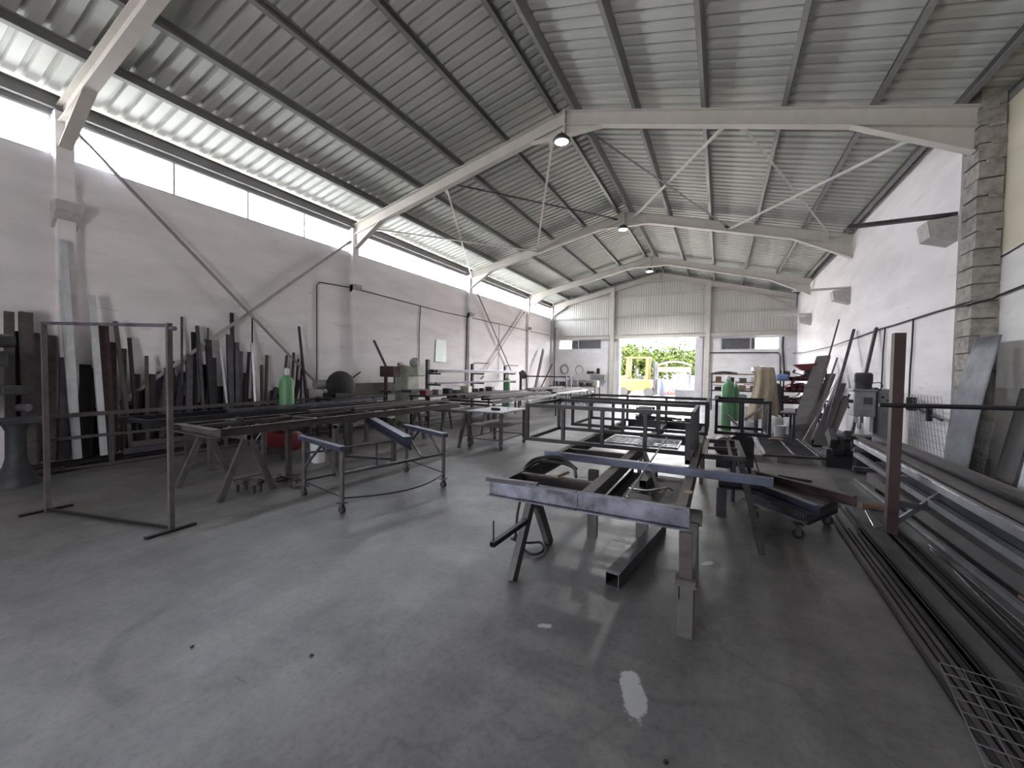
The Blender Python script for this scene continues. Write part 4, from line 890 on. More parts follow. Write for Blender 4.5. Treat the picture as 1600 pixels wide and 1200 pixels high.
# ------------------------------------------------------------------ long stock tables down the middle left
def stock_table(x0,x1,y0,y1,z,label,n,seed):
    R2=random.Random(seed); t=thing('stock_table',((x0+x1)/2,(y0+y1)/2,0),label,'workbench','long stock tables on the left side')
    for x in(x0,x1): MB().chan((x,y0,z-.05),(x,y1,z-.05),.05,.09).build('side_rail',MT['dark_steel'],t)
    k=int((y1-y0)/1.6)
    for i in range(k+1):
        y=y0+.05+(y1-y0-.1)*i/k; MB().bar((x0+.03,y,z-.05),(x1-.03,y,z-.05),.05,.05).build('cross_bar',MT['dark_steel'],t)
        if i%2==0 or i==k:
            for x in(x0,x1): MB().hollow((x,y,0),(x,y,z-.1),.06,up=(0,1,0)).build('leg',MT['dusty_steel'],t)
    xs=x0+.04
    i=0
    while xs<x1-.05 and i<n:
        w_=R2.uniform(.05,.12); h_=R2.uniform(.04,.10); a=y0+R2.uniform(-.2,.8); c=y1-R2.uniform(0,1.2); m=R2.choice(['dark_steel','black_steel','mid_steel','brown_steel','black_steel','dark_steel','dusty_steel','brown_steel'])
        nm={'dark_steel':'dark','black_steel':'black','mid_steel':'grey','brown_steel':'brown','galv':'pale galvanized','dusty_steel':'dusty brown'}[m]
        MB().hollow((xs+w_/2,a,z+h_/2),(xs+w_/2,c,z+h_/2),w_,h_).build('stock_bar',MT[m],None,'%s steel length on the %s stock table, %s from its wall side'%(nm,label.split()[0],ordn(i+1)),'steel bar','steel lengths on the stock tables')
        xs+=w_+R2.uniform(.012,.05); i+=1
stock_table(-6.7,-5.1,8.9,13.4,.80,'middle stock table behind the left frame, loaded with bars',14,3)
stock_table(-7.0,-5.4,14.2,18.2,.80,'far long stock table, near the end of the left wall',12,5)
bench(-7.6,-6.9,8.6,12.9,.86,'dark steel bench between stock table and cantilever rack',m='dark_steel',top='dark_steel',shelf=.3)
R3=random.Random(11)
bn=['red toolbox','grey parts tin','dark bench motor','blue tin','pale box','black toolbox','rusty coil box','grey junction box']
for k in range(8):
    y=8.9+k*.5; m=['red_paint','machine_grey','machine_dark','hut_blue','machine_pale','black_plastic','rust_red','grey_paint'][k]
    h_=R3.uniform(.08,.2); MB().box((-7.25,y,.86+h_/2),(R3.uniform(.15,.3),R3.uniform(.15,.3),h_),rz=R3.uniform(-.4,.4)).build('tool_box',MT[m],None,bn[k]+' on the dark bench before the cantilever rack','box','boxes on the dark bench',bevel=.008)
# frames and machine beyond: tall stand with top, sloping planks, pole
t=thing('tube_stand',(-6.9,17.2,0),'tall dark trestle of steel tube near the far left corner','stand')
c1_,c2_=oy(815,597,16.5),oy(885,597,16.5)
for x in(c1_.x,c2_.x): 
    for dy,dd in((0,-.15),(.5,.15)): MB().bar((x,16.5+dy,1.32),(x+.05,16.5+dy+dd,0),.04).build('leg',MT['black_steel'],t)
MB().bar((c1_.x,16.5,1.34),(c2_.x,16.5,1.34),.05).bar((c1_.x,17.0,1.34),(c2_.x,17.0,1.34),.05).build('top_rail',MT['dark_steel'],t)
MB().bar(V((-8.3,18.6,.4)),V((XL+.3,20.6,2.75)),.22,.05,up=(1,0,0)).build('leaning_plank',MT['dusty_steel'],None,'wide grey plank leaning steeply in the far left corner','plank')
p=oy(868,512,19.); MB().hollow(V((p.x,19.,0)),V((p.x,19.,p.z)),.06,up=(0,1,0)).build('standing_pole',MT['mid_steel'],None,'tall thin pole standing in the far left corner','pole')
MB().bar(V((p.x-.1,18.9,1.95)),V((p.x-.75,18.6,.4)),.05).build('leaning_bar',MT['dark_steel'],None,'dark bar slanting down beside the tall thin pole','steel bar')
b=MB(); c=ox(813,588,-8.2); b.lathe(c,[(.1,0),(.2,.05),(.2,.25),(.1,.3)],14,axis=(.6,.5,.5)); b.cyl(c,V((c.x,c.y,.0)),.04); b.build('grinder_stand',MT['rust_red'],None,'rusty round grinder head on a post near the wall brace','grinder')
# far left workbench and shelf
bench(-8.3,-5.7,20.6,21.6,.82,'far workbench under the small wall shelf beside the doorway',m='dusty_steel',top='mid_steel',shelf=.3)
t=thing('wall_shelf',(-6.8,Y1-.15,1.0),'small pale shelf box on the far wall left of the doorway','shelf')
q1,q2=oy(898,584,Y1-.2),oy(946,595,Y1-.2)
MB().box(((q1.x+q2.x)/2,Y1-.14,(q1.z+q2.z)/2),(q2.x-q1.x,.26,q1.z-q2.z)).build('cabinet',MT['white_plastic'],t)
MB().box((q2.x-.45,Y1-.275,(q1.z+q2.z)/2),(.8,.02,.3)).build('door',MT['machine_grey'],t)
MB().box((q1.x+.9,Y1-.14,q1.z+.08),(.35,.2,.16)).build('tin_box',MT['machine_dark'],None,'dark tin standing on the pale wall shelf','box')
MB().lathe((q1.x+1.35,Y1-.14,q1.z+.01),[(.09,0),(.09,.3),(.05,.32)],12).build('paint_can',MT['black_plastic'],None,'dark can standing on the pale wall shelf','can')
for k,(xx,zz,l) in enumerate(((882,577,'coil of dark hose hung on far wall near the corner'),(905,578,'coil of pale hose hung on far wall above the shelf'))):
    c=oy(xx,zz,Y1-.06); b=MB(); b.path([c+V((math.cos(a)*.22,-.02*math.sin(3*a),math.sin(a)*.26)) for a in[2*math.pi*i/24 for i in range(25)]],.02,6); b.build('hose_coil',MT['cable' if k==0 else 'machine_grey'],None,l,'hose')
for k in range(7):
    x=-8.1+k*.38; m=['machine_dark','blue_steel','galv','machine_grey','black_plastic','rust_red','machine_pale'][k]; h_=R3.uniform(.1,.35)
    nm=['dark gear motor','blue grey casting','pale metal box','grey gearbox','black tool case','rusty tin','pale tin'][k]
    MB().box((x,21.1,.82+h_/2),(.24,.3,h_),rz=R3.uniform(-.5,.5)).build('tool_box',MT[m],None,nm+' on the far workbench left of the doorway','box','things on the far workbench',bevel=.02)
for k in range(5):
    x=-7.3+k*.42; t=thing('work_stool',(x,19.3,0),'slim steel stand before the far workbench, %s from the left'%ordn(k+1),'stand','slim stands by the far workbench')
    MB().box((x,19.3,.62),(.26,.3,.03)).build('top',MT['galv'],t)
    for dx in(-.1,.1):
        for dy in(-.1,.1): MB().bar((x+dx,19.3+dy,.605),(x+dx*1.5,19.3+dy*1.5,0),.03).build('leg',MT['dark_steel'],t)
# ================================================================== RIGHT SIDE
# far right wood shelf
t=thing('storage_shelf',(.5,19.6,0),'steel shelf with wooden boards on the far wall right of doorway','shelf')
sx0,sx1=oy(1112,600,19.6).x,oy(1190,600,19.6).x
for x in(sx0,sx1):
    for y in(19.3,20.1): MB().bar((x,y,0),(x,y,1.6),.05,up=(0,1,0)).build('post',MT['blue_steel'],t)
for z in(.45,.85,1.2,1.55): MB().box(((sx0+sx1)/2,19.7,z),(sx1-sx0+.1,.8,.05)).build('board',MT['wood' if z>1 else 'mid_steel'],t)
R4=random.Random(4)
items=['folded blue tarp','dark cloth bundle','grey coil','brown carton','black motor','rusty casting','pale wood block','blue tin','reddish timber bundle','dark crate','grey pump','white tin']
cols=['blue_steel','machine_dark','machine_grey','cardboard','black_plastic','rust_red','pale_wood','hut_blue','wood','dark_steel','grey_paint','white_plastic']
i=0
for z in(.475,.875,1.225):
    for k in range(4):
        x=sx0+.25+k*(sx1-sx0-.4)/3.2; h_=R4.uniform(.12,.24)
        MB().box((x,19.6,z+h_/2),(R4.uniform(.22,.34),.4,h_),rz=R4.uniform(-.2,.2)).build('stored_item',MT[cols[i]],None,items[i]+' on the %s board of the wooden shelf'%['lowest','second','third'][(.475,.875,1.225).index(z)],'stored item','things on the wooden shelf',bevel=.03); i+=1
b=MB(); b.grid(10,6,lambda u,v:(sx0+.02+.95*u,19.4+.6*v,1.60+.06*math.sin(u*3)+.02*math.sin(v*7+u*4))); o=b.build('folded_tarp',MT['blue_steel'],None,'blue grey folded tarp on top of the wooden shelf','tarp'); o.modifiers.new('solid','SOLIDIFY').thickness=.06
MB().lathe((sx1-.1,19.5,1.58),[(.2,0),(.3,.1),(.28,.28),(.1,.34)],14).build('cloth_bundle',MT['machine_grey'],None,'grey bundle at the right end of the shelf top','bundle',smooth=True)
for k in range(7):
    a=V((sx0+.3+R4.uniform(0,1.2),19.0+.05*k,.95+.03*k)); d=V((.5,.05*R4.uniform(-1,1),R4.uniform(-.08,.08)))
    MB().bar(a-d*.6,a+d*.6,.08,.03).build('wood_lath',MT['wood'],None,'reddish wooden lath sticking out of the shelf, %s from below'%ordn(k+1),'wood strip','wooden laths by the shelf')
# messy red tool shelf near the right wall
t=thing('tool_shelf',(2.2,15,0),'crowded steel tool shelf with red machines against the right wall','shelf')
a0,a1=oy(1222,600,15.).x,2.75
for x in(a0,a1):
    for y in(14.7,15.4): MB().bar((x,y,0),(x,y,1.7),.04,up=(0,1,0)).build('post',MT['machine_dark'],t)
for z in(.3,.7,1.05,1.4): MB().box(((a0+a1)/2,15.05,z),(a1-a0+.06,.75,.04)).build('board',MT['dark_steel'],t)
cc=['red_tools','dark_steel','red_paint','machine_grey','red_tools','galv','black_plastic','red_tools','machine_grey','brown_steel','red_tools','mid_steel']
nn=['red hand tool','dark casting','red power tool','grey machine part','red clamp','pale metal part','black tool','dull red tool','grey box','brown part','red case','steel part']
i=0
for zi,z in enumerate((.32,.72,1.07,1.42)):
    for k in range(6):
        x=a0+.1+k*(a1-a0-.2)/5; h_=R4.uniform(.08,.26); b=MB()
        b.box((x,14.9,z+h_/2),(.15,.3,h_),rz=R4.uniform(-.5,.5)); b.cyl((x-.05,14.78,z+h_*.6),(x+.06,14.7,z+h_*.8),.03); b.box((x,14.72,z+h_*.3),(.1,.08,h_*.5))
        b.build('shelf_tool',MT[cc[(i*5+zi)%12]],None,'%s on the red tool shelf, %s on its %s board'%(nn[(i*5+zi)%12],ordn(k+1),['lowest','second','third','top'][zi]),'tool','tools on the red tool shelf',bevel=.015); i+=1
for k in range(10):
    x=R4.uniform(a0,a1-.1); z=R4.choice([.75,1.1,1.45])+.12; b=MB(); a=R4.uniform(0,3); d=V((math.cos(a)*.22,-.06,math.sin(a)*.12)); c=V((x,14.66,z)); b.cyl(c-d,c+d,.015,n=6); b.cyl(c+d,c+d+V((.05,0,.08)),.03,n=8); b.box(c-d,(.09,.06,.05),rz=a)
    b.build('long_tool',MT[['galv','red_tools','machine_dark','mid_steel','red_paint'][k%5]],None,'%s bar clamp hanging on the front of the red tool shelf, %s counted at random height'%(['pale','dull red','dark','grey','bright red'][k%5],ordn(k+1)) if False else '%s clamp hung on the %s of the red tool shelf'%(['pale','dull red','dark','grey','bright red'][k%5],'front' if k<5 else 'board edge'),'clamp','clamps hung on the red tool shelf')
p=oy(1258,573,14.9); b=MB(); b.poly([(p.x-.3,14.7,p.z+.06),(p.x+.25,14.7,p.z+.10),(p.x+.25,14.7,p.z-.1),(p.x-.08,14.7,p.z-.12)],(0,.35,0)); b.build('red_hopper',MT['red_paint'],None,'bright red hopper on top of the tool shelf','hopper')
MB().box((p.x+.1,14.87,1.68),(.25,.25,.25)).build('hopper_base',MT['machine_dark'],None,'dark box under the bright red hopper','box')
p=oy(1222,590,14.6); MB().box((p.x,14.6,p.z),(.34,.3,.2)).build('blue_rag_bundle',MT['blue_cloth'],None,'light blue rag bundle beside the red tools','rag',bevel=.06)
b=MB(); b.lathe((oy(1213,610,14.6).x,14.6,0),[(.17,0),(.17,1.15),(.1,1.25),(.04,1.3)],18); b.build('gas_cylinder',MT['machine_dark'],None,'dark green black cylinder left of the red tool shelf','gas cylinder','gas cylinders',smooth=True)
# ------------------------------------------------------------------ stock leaning on the right wall
for k,(tp,bp,w_,d_,m,l) in enumerate((((1298,557),(1243,688),.34,.06,'mid_steel','wide grey channel leaning on the right wall, leftmost'),((1311,500),(1258,690),.05,.04,'dusty_steel','tallest thin pale strip leaning on the right wall'),
  ((1306,585),(1255,693),.20,.05,'dark_steel','dark channel leaning on the right wall beside the wide grey one'),((1308,560),(1262,695),.06,.04,'mid_steel','thin grey bar leaning behind the dark channel, right wall'),
  ((1310,590),(1250,697),.03,.02,'bright','thin shining strip leaning among the dark channels, right wall'),((1334,516),(1285,694),.10,.06,'mid_steel','tall grey box section leaning on the right wall'),
  ((1322,600),(1280,697),.22,.04,'black_steel','black plate leaning on the right wall left of the milling machine'),((1330,620),(1290,698),.16,.04,'dark_steel','short dark plate leaning close to the milling machine'),
  ((1318,575),(1270,690),.09,.05,'galv','pale dusty channel leaning between the dark ones, right wall'),((1369,513),(1335,640),.11,.05,'dusty_steel','long pale box section leaning behind the milling machine'))):
    top=ox(tp[0],tp[1],XR-.03-d_/2); f=fl(*bp,.03) if k<9 else V((2.35,10.4,.03))
    f.y=min(f.y,top.y-.2) if k<9 else f.y
    face=w_>.15; top.x-=(w_/2 if face else 0); up_=(-.35,-1,0) if face else (-1,0,0)
    b=MB(); (b.chan if face else b.hollow)(f,top,w_,d_,up=up_) ; b.build('leaning_channel' if w_>.15 else 'leaning_bar',MT[m],None,l,'steel bar','steel stock leaning on the right wall')
# ------------------------------------------------------------------ milling drill
t=thing('milling_drill',(2.45,9.4,0),'tall grey milling and drilling machine by the right wall','machine')
Y=9.3
MB().poly([(2.45,9.35,.02),(2.82,9.35,.02),(2.82,9.35,1.25),(2.72,9.35,1.32),(2.45,9.35,1.32)],(0,.4,0)).build('column',MT['machine_grey'],t,bevel=.01)
MB().box((2.44,9.3,.95),(.05,.2,.8)).build('slideway',MT['machine_dark'],t)
MB().box((2.26,9.25,1.06),(.30,.34,.44)).box((2.26,9.25,1.30),(.34,.36,.04)).build('head',MT['machine_grey'],t,bevel=.015)
MB().lathe((2.27,9.25,1.32),[(.12,0),(.12,.1),(.13,.12),(.13,.26),(.10,.29)],18).build('motor',MT['machine_dark'],t,smooth=True)
MB().box((2.3,9.07,1.12),(.12,.01,.12)).build('plate',MT['mid_steel'],t)
MB().cyl((2.22,9.2,.72),(2.22,9.2,.86),.06).cyl((2.22,9.2,.62),(2.22,9.2,.72),.03).build('spindle',MT['galv'],t)
MB().box((2.15,9.25,.45),(.75,.35,.08)).build('table',MT['machine_dark'],t,bevel=.01)
MB().box((2.32,9.35,.2),(.4,.45,.4)).build('base',MT['machine_dark'],t)
b=MB(); c=V((2.04,9.15,1.1)); 
for a in range(3):
    d=V((0,math.cos(a*2.09),math.sin(a*2.09)))*.12; b.cyl(c,c+d,.008); b.cyl(c+d*.9,c+d*1.15,.018)
b.cyl(c,c+V((.1,0,0)),.03); b.build('feed_handle',MT['machine_dark'],t)
MB().cyl((2.56,9.33,1.18),(2.56,9.30,1.18),.02).box((2.68,9.33,1.13),(.12,.03,.03)).build('switch',MT['black_plastic'],t)
MB().path(smooth([V((2.36,9.2,1.42)),V((2.46,9.15,1.44)),V((2.52,9.2,1.38)),V((2.5,9.3,1.3))]),.008).build('cable',MT['cable'],t)
b=MB(); b.lathe((1.72,8.6,.35),[(.10,0),(.17,.03),(.17,.2),(.08,.25)],16,axis=(1,-.4,.2)); b.box((1.85,8.75,.15),(.4,.35,.3)); b.box((1.7,8.5,.5),(.1,.35,.18),rx=.5); b.box((1.9,8.55,.52),(.1,.3,.16),rx=-.4); b.build('pipe_cutter',MT['machine_dark'],None,'squat dusty cutting machine on the floor before the milling machine','machine',bevel=.015)
MB().box((2.05,8.3,.25),(.18,.22,.5)).build('motor_box',MT['machine_dark'],None,'dark upright motor box at the near end of the profile rack','box',bevel=.03)
# ------------------------------------------------------------------ post and rail rack with long profiles
t=thing('profile_rack',(1.53,5.2,0),'steel rack with one tall square post, long arm and crosswise brackets','rack')
P=V((1.53,5.2,0))
MB().hollow(P,P+V((0,0,1.97)),.085,up=(0,1,0)).build('post',MT['rust_red'],t)
MB().cyl(P+V((-.14,-.05,1.27)),P+V((1.44,-.05,1.30)),.022).build('arm',MT['dark_steel'],t)
for z in(.565,.31): MB().bar(P+V((.04,0,z)),P+V((.75,0,z)),.06,.05).build('arm',MT['mid_steel'],t)
MB().bar(P+V((.45,.0,.57)),P+V((.03,0,.12)),.04,up=(0,1,0)).build('brace',MT['mid_steel'],t)
for y in(6.9,2.0):
    for z in(.565,.31): MB().bar((1.5 if y<3 else 1.62,y,z),(2.24,y,z),.06,.05).build('arm',MT['mid_steel'],t)
    MB().hollow((2.27,y,0),(2.27,y,.62),.06,up=(0,1,0)).build('post',MT['mid_steel'],t)
MB().hollow((2.27,5.2,0),(2.27,5.2,.62),.06,up=(0,1,0)).build('post',MT['mid_steel'],t)
LP=[ # x near, x far, y near, y far, z bottom, w, h, mat, kind, label
(1.56,1.74,.3,7.3,.590,.06,.06,'galv','hollow','long shining tube on the front edge of the upper right rack'),
(1.645,1.82,.2,7.5,.590,.08,.08,'dusty_steel','ibeam','long grey beam just behind the shining tube on the right rack'),
(1.74,1.90,.3,7.2,.590,.09,.07,'mid_steel','hollow','broad grey box section in the middle of the upper right rack'),
(1.835,1.99,.1,7.6,.590,.08,.12,'dark_steel','ibeam','tall dark beam on the upper right rack'),
(1.94,2.10,.2,7.3,.590,.10,.10,'dusty_steel','hollow','rearmost dusty box section on the upper right rack'),
(1.72,1.86,.5,7.8,.336,.06,.06,'galv','hollow','pale tube at the front of the lower right rack'),
(1.81,1.95,.3,7.1,.336,.09,.06,'blue_steel','hollow','blue grey box section on the lower right rack'),
(1.92,2.05,.5,6.8,.336,.09,.08,'dark_steel','chan','dark channel on the lower right rack'),
(2.03,2.14,.4,7.4,.336,.08,.06,'mid_steel','hollow','grey box section at the back of the lower right rack')]
for x0,x,y0,y1,z,w_,h_,m,kd,l in LP:
    profile((x0,y0,z+h_/2),(x,y1,z+h_/2),w_,h_,l,m,kd,grp='long profiles on the right rack')
MB().bar((1.545,1.2,.657),(1.70,7.0,.657),.012,.012).build('steel_rod',MT['bright'],None,'thin shining bright rod along the front of the right rack','rod')
for x,y0,y1,z,w_,h_,m,kd,l in ((1.97,.2,7.4,.06,.15,.12,'grey_paint','hollow','wide grey box section low at the foot of the right rack'),(1.82,.3,7.6,.012,.04,.04,'galv','hollow','long pale strip on the floor just before the right rack'),
   (2.14,.2,7.2,.01,.10,.10,'black_steel','chan','black channel on the floor under the right rack'),(2.48,.2,7.0,.01,.12,.14,'dark_steel','ibeam','dark beam on the floor under the right rack'),(2.75,.2,7.2,.01,.2,.12,'black_steel','hollow','black box section deepest under the right rack')):
    profile((x,y0,z+h_/2),(x,y1,z+h_/2),w_,h_,l,m,kd,grp='lengths on the floor under the right rack')
for y in(1.0,4.0,7.0): MB().box((1.97,y,.03),(.20,.1,.058)).build('wood_block',MT['wood'],None,'%s wooden block under the wide grey box section'%{1.0:'nearest',4.0:'middle',7.0:'farthest'}[y],'block','blocks under the box section')
MB().box((2.55,4.2,.006),(.7,5.2,.012)).build('added_dark_sheet',MT['black_steel'],None,'large dark sheet added on the floor behind the right rack, standing for clutter','dark sheet')  # added dark sheet, darkens the floor under the rack in place of clutter
# bars on the floor
fb=[((1262,765),(1490,1200),.0),]
R5=random.Random(9)
for k in range(13):
    x=.98+k*.036+ (0.10 if k>7 else 0); y1=R5.uniform(5.0,6.1); y0=R5.uniform(-.2,.6); w_=R5.uniform(.02,.034); sk=R5.uniform(-.02,.02)+.12
    m=R5.choice(['black_steel','dark_steel','black_steel','brown_steel','mid_steel'])
    MB().bar((x-.02,y0,.010),(x+sk,y1,.010),w_,.018).build('floor_bar',MT[m],None,'%s long flat bar lying on the floor, %s from the middle of the hall'%({'black_steel':'black','dark_steel':'dark','brown_steel':'brownish','mid_steel':'grey'}[m],ordn(k+1)),'steel bar','long bars on the right floor')
for k,(x0,x1,y0,y1,m) in enumerate(((1.62,1.72,.8,4.9,'black_steel'),(1.56,1.75,1.6,5.0,'dark_steel'),(1.70,1.74,.5,4.4,'mid_steel'))):
    pts=smooth([V((x0,y0,.012)),V((x0+(x1-x0)*.3,(y0+y1)/2,.012)),V((x1,y1,.012))]); MB().path(pts,.011,6).build('floor_rod',MT[m],None,['black curved rod on the floor near the right rack','dark bowed rod on the floor beside the black one','thin grey rod on the floor close to the right rack'][k],'rod','rods on the right floor')
# ------------------------------------------------------------------ loose wire mesh near the camera
mesh_panel((1.42,2.1,.045),.95,1.45,11,15,'rusty wire mesh panel lying on the floor bars, lower right corner','galv',r=.0018,rot=Matrix.Rotation(-.16,3,'Z'))
# crumpled rags, tool on floor near post
MB().path(smooth([fl(1352,798,.02),fl(1360,812,.06),fl(1368,825,.04),fl(1378,822,.03)],3),.008,5).build('crumpled_strip',MT['galv'],None,'small shiny crumpled strip on the floor by the tall post','scrap')
t=thing('floor_bracket',(1.62,6.0,0),'small brown wooden block on the floor behind the tall post','block')
MB().box((1.62,6.1,.03),(.2,.1,.05)).build('block',MT['wood'],t)
# ------------------------------------------------------------------ sheets leaning on the right wall
xw_=XR-.02
mesh_panel((XR-.14,8.55,.72),1.3,1.1,12,11,'pale wire mesh sheet leaning on the white right wall',m='galv',r=.002,rot=Matrix(((0,-.12,.99),(1,0,0),(0,.99,.12))).to_3x3())
t=thing('clamp_bar',(2.9,8.6,.98),'bar with black sash clamps hooked on the right wall','clamp')
MB().bar(V((2.86,9.1,1.08)),V((2.86,8.0,.93)),.03).build('bar',MT['mid_steel'],t); MB().box((2.84,9.0,1.1),(.08,.2,.22)).build('head',MT['black_plastic'],t,bevel=.01); MB().box((2.84,8.35,.98),(.06,.06,.2)).build('jaw',MT['machine_dark'],t)
def bent_sheet(b,y0,y1,zt,xb,xt,curl,th,slant=0):
    n=12
    for k in range(n):
        pass
    b.grid(10,12,lambda u,v:(xb+(xt-xb)*v+curl*math.sin(math.pi*v)*(.4+.6*u),y0+(y1-y0)*u+slant*v,.01+zt*v))
def sheet(y0,y1,zt,xb,xt,curl,m,l,slant=0,th=.004):
    b=MB(); bent_sheet(b,y0,y1,zt,xb,xt,curl,0,slant); o=b.build('metal_sheet',MT[m],None,l,'metal sheet','sheets leaning on the right wall',smooth=True); s_=o.modifiers.new('solid','SOLIDIFY'); s_.thickness=th; return o
sheet(7.14,7.72,2.07,2.78,3.05,-.07,'sheet_grey','tall bowed grey metal sheet leaning at the block pillar')
sheet(7.50,7.88,1.5,2.95,3.00,-.01,'dusty_steel','narrow grey sheet behind the bowed sheet at the pillar')
sheet(6.75,7.12,1.42,2.98,3.22,0,'grey_paint','short flat grey sheet right of the bowed one')
mesh_panel((2.93,7.22,.5),.3,1.0,5,18,'pale wire mesh between the bowed sheet and the short grey sheet',m='galv',r=.003,rot=Matrix(((0,.12,.99),(1,0,0),(0,.99,-.12))).to_3x3())
b=MB(); b.grid(60,6,lambda u,v:(3.0+.24*v+.012*math.sin(u*2*math.pi*12),5.0+1.68*u,.01+1.76*v)); o=b.build('corrugated_sheet',MT['fibre_cement'],None,'pale corrugated sheet leaning on the cream wall at the right edge','corrugated sheet',smooth=True); o.modifiers.new('solid','SOLIDIFY').thickness=.006
# stack of boards by right wall behind the rack
for k in range(5):
    MB().box((2.78-.02*k,8.15+.06*k,.03+.052*k+.0),(.24,1.4-.1*k,.045)).build('steel_plank',MT[['dark_steel','black_steel','mid_steel','brown_steel','dark_steel'][k]],None,'flat steel length in the pile under the wire mesh sheet, %s from below'%ordn(k+1),'steel bar','pile under the wire mesh sheet')
for k,(px_,py_) in enumerate(((487,1023),(1040,1190),(300,1010))):
    p=fl(px_,py_,.006); MB().box(p,(.016,.012,.008),rz=k).build('debris_bit',MT['black_steel'],None,['small dark pebble on the near floor, left of centre','small dark scrap at the bottom of the picture','small dark scrap on the near left floor'][k],'debris')
# ================================================================== OUTSIDE
S(MB().box((-3,47,-.15),(60,48.6,.2)),'floor','yard')
def tree(x,y,h,r,label,sq=1.):
    t=thing('leafy_tree',(x,y,0),label,'tree','trees in the yard')
    b=MB(); b.cyl((x,y,0),(x+.1,y,h*.55),.14,.08); 
    for k in range(6):
        a=R.uniform(0,6.3); b.cyl((x+.05,y,h*R.uniform(.3,.5)),(x+math.cos(a)*r*.6,y+math.sin(a)*r*.6,h*R.uniform(.6,.85)),.05,.015,6)
    b.build('trunk',MT['bark'],t)
    b=MB(); cen=[(x+R.uniform(-.65,.65)*r,y+R.uniform(-.6,.6)*r,h*.62+R.uniform(-.3,.34)*h*sq,R.uniform(.3,.5)*r) for _ in range(22)]
    for (cx,cy,cz,cr) in cen:
        for k in range(150):
            d=V((R.gauss(0,1),R.gauss(0,1),R.gauss(0,1))).normalized()*cr*R.uniform(.6,1.05); p=V((cx,cy,cz))+d
            u=V((R.gauss(0,1),R.gauss(0,1),R.gauss(0,1))).normalized(); w=u.cross(d).normalized(); s=R.uniform(.12,.22)
            b.add([p-u*s,p+w*s*.5,p+u*s,p-w*s*.5],[(0,1,2,3)])
    b.build('foliage',MT['leaf'],t)
def F(x,y,Y): return oy(x,y,Y)
for px_,top,Y_,r_,l in ((990,546,34,2.0,'leafy green tree outside behind the yellow machine'),(1022,552,38.5,1.7,'narrow green tree outside right of the yellow machine'),
   (1062,547,43,2.9,'broad green tree outside behind the orange canopy'),(1096,552,49,2.4,'pale green tree at the right edge of the doorway view')):
    h_=F(px_,top,Y_).z; tree(F(px_,top,Y_).x,Y_,h_/.98,r_,l)
# yellow forklift
c=F(1000,620,28); x=c.x
t=thing('forklift',(x,28,0),'yellow forklift with open cab standing in the sunny yard','forklift')
b=MB(); b.box((x-.35,28,.75),(2.1,1.2,.75)); b.box((x-1.2,28,.9),(.5,1.15,.9)); b.build('body',MT['yellow_paint'],t,bevel=.05)
b=MB()
for sx in(-.5,.75):
    for sy in(-.5,.5): b.bar((x+sx-.3,28+sy,1.1),(x+sx-.25,28+sy,2.55),.15)
b.box((x-.15,28,2.58),(1.5,1.15,.08)); b.build('cab_frame',MT['yellow_paint'],t)
b=MB()
for sy in(-.35,.35): b.bar((x+.95,28+sy,.1),(x+.95,28+sy,2.3),.12)
for z in(.3,1.2,2.2): b.bar((x+.95,27.65,z),(x+.95,28.35,z),.08)
b.build('mast',MT['dark_steel'],t)
for sy in(-.3,.3): MB().box((x+1.5,28+sy,.2),(1.1,.12,.05)).build('fork',MT['dark_steel'],t)
for sx in(-1.0,.6):
    for sy in(-.6,.6): MB().cyl((x+sx,28+sy-.1,.3),(x+sx,28+sy+.1,.3),.3,n=18).build('wheel',MT['rubber'],t)
MB().box((x+.0,28,1.3),(.5,.5,.15)).box((x-.25,28,1.6),(.12,.5,.5)).build('seat',MT['black_plastic'],t)
# orange canopy
a=F(1050,577,30); c=F(1078,575,30)
t=thing('canopy_shelter',((a.x+c.x)/2,30.5,0),'faded orange canopy on a dark post outside the doorway','canopy')
x0,x1=F(1024,577,30).x,F(1080,577,30).x; zt=F(1050,566,30).z; zb=F(1050,577,30).z
b=MB(); b.grid(8,4,lambda u,v:(x0+(x1-x0)*u,29.6+1.8*v,zb+(zt-zb)*math.sin(math.pi*(.15+.7*u))+.1*math.sin(v*3)));
b.poly([(x0,29.55,zb-.2),(x1,29.55,zb-.2),(x1,29.55,zb+.15),(x0,29.55,zb+.15)],(0,.04,0)); b.build('cover',MT['orange_cover'],t)
for xx in(x0+.1,x1-.1):
    MB().bar((xx,30.4,0),(xx,30.4,zb+.1),.14).build('post',MT['outdoor_grey'],t)
# white and blue hut
a=F(1052,625,33); x0,x1=F(1050,600,33).x,F(1078,600,33).x; zt=F(1060,586,33).z
t=thing('garden_shed',((x0+x1)/2,34,0),'white shed with pale blue panels behind the orange canopy','shed')
MB().box(((x0+x1)/2,34,zt*.45),(x1-x0,1.8,zt*.9)).build('wall',MT['hut_white'],t)
MB().box(((x0+x1)/2+.1,33.07,zt*.5),((x1-x0)*.66,.05,zt*.72)).build('blue_panel',MT['hut_blue'],t)
MB().poly([(x0-.15,33,zt*.9),(x1+.15,33,zt*.9),((x0+x1)/2,33,zt*1.12)],(0,2,0)).build('roof',MT['hut_white'],t)
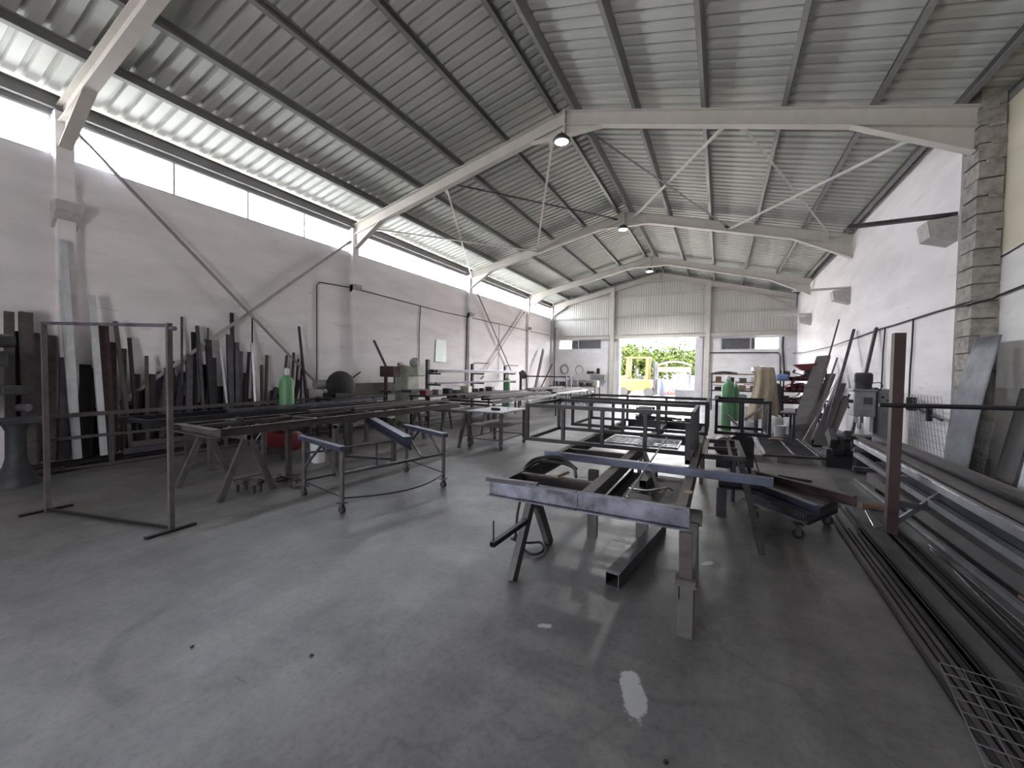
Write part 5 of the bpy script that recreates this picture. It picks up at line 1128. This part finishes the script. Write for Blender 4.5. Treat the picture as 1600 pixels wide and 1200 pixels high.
# planter, bins
x=F(1038,620,29).x; t=thing('blue_barrel',(x,29,0),'blue grey barrel beside the canopy post outside','barrel')
MB().lathe((x,29,0),[(.36,0),(.4,.3),(.4,.9),(.34,1.1)],18).build('drum',MT['hut_blue'],t,smooth=True); MB().lathe((x,29,1.1),[(.36,0),(.36,.04)],18).build('lid',MT['hut_blue'],t)
b=MB(); x=F(1056,620,26.6).x
for k in range(26):
    a=R.uniform(0,3.14); p=V((x+R.uniform(-.5,.5),26.6+R.uniform(-.3,.3),R.uniform(.05,.7))); d=V((math.cos(a),math.sin(a),R.uniform(-.2,.5)))*R.uniform(.3,.55); b.bar(p-d,p+d,.05)
b.build('scrap_wood_heap',MT['outdoor_wood'],None,'heap of reddish scrap wood outside by the barrel','wood pile',kind='stuff')
x=F(1071,625,25.2).x; MB().box((x,25.2,.32),(1.1,.7,.64)).build('grey_crate',MT['outdoor_grey'],None,'low grey box standing outside the doorway','box',bevel=.03)
b=MB(); x=F(1088,600,36.6).x; b.box((x,36.6,.7),(3.5,.2,1.4)); b.build('garden_wall',MT['hut_white'],None,'low pale wall at the back of the yard','wall')
# ------------------------------------------------------------------ light
w=bpy.data.worlds.new('daylight'); sc.world=w; w.use_nodes=True; nt=w.node_tree; N=nt.nodes; L=nt.links; bg=N['Background']
tc=N.new('ShaderNodeTexCoord'); sp=N.new('ShaderNodeSeparateXYZ'); L.new(tc.outputs['Generated'],sp.inputs[0])
cr=N.new('ShaderNodeValToRGB'); e=cr.color_ramp.elements; e[0].position=.44; e[0].color=(.80,.77,.74,1); e[1].position=.5; e[1].color=(1,1,1,1)
e2=e.new(.75); e2.color=(.86,.90,1,1)
mr=N.new('ShaderNodeMapRange'); mr.inputs[1].default_value=-1; mr.inputs[2].default_value=1; L.new(sp.outputs['Z'],mr.inputs[0]); L.new(mr.outputs[0],cr.inputs[0])
L.new(cr.outputs[0],bg.inputs[0]); bg.inputs[1].default_value=WS
sd=bpy.data.lights.new('sun','SUN'); sd.energy=SUN; sd.angle=math.radians(.6); sd.color=(1,.96,.88); so=bpy.data.objects.new('sun',sd); C.objects.link(so)
so.rotation_euler=V((.25,.5,-1)).to_track_quat('-Z','Y').to_euler()
def portal(loc,rot,sx,sy):
    l=bpy.data.lights.new('sky_portal','AREA'); l.shape='RECTANGLE'; l.size=sx; l.size_y=sy; l.cycles.is_portal=True
    o=bpy.data.objects.new('sky_portal',l); C.objects.link(o); o.location=loc; o.rotation_euler=rot
hp=math.pi/2
for i in range(5):
    portal((XL-.2,(edges[i]+edges[i+1])/2,(ZB+ZT)/2),(0,-hp,0),ZT-ZB,edges[i+1]-edges[i])
portal(((DX0+DX1)/2,Y1+.5,DZ/2),(-hp,0,0),DX1-DX0,DZ)
portal((-2.85,Y0-.1,1.2),(hp,0,0),1.7,2.4)
try: sc.cycles.use_denoising=True; sc.cycles.denoiser='OPENIMAGEDENOISE'
except Exception: pass
sc.cycles.max_bounces=8; sc.cycles.diffuse_bounces=6; sc.cycles.sample_clamp_indirect=8
sc.view_settings.view_transform='Standard'; sc.view_settings.look='None'; sc.view_settings.gamma=1; sc.view_settings.use_curve_mapping=False
sc.view_settings.exposure=EXPO
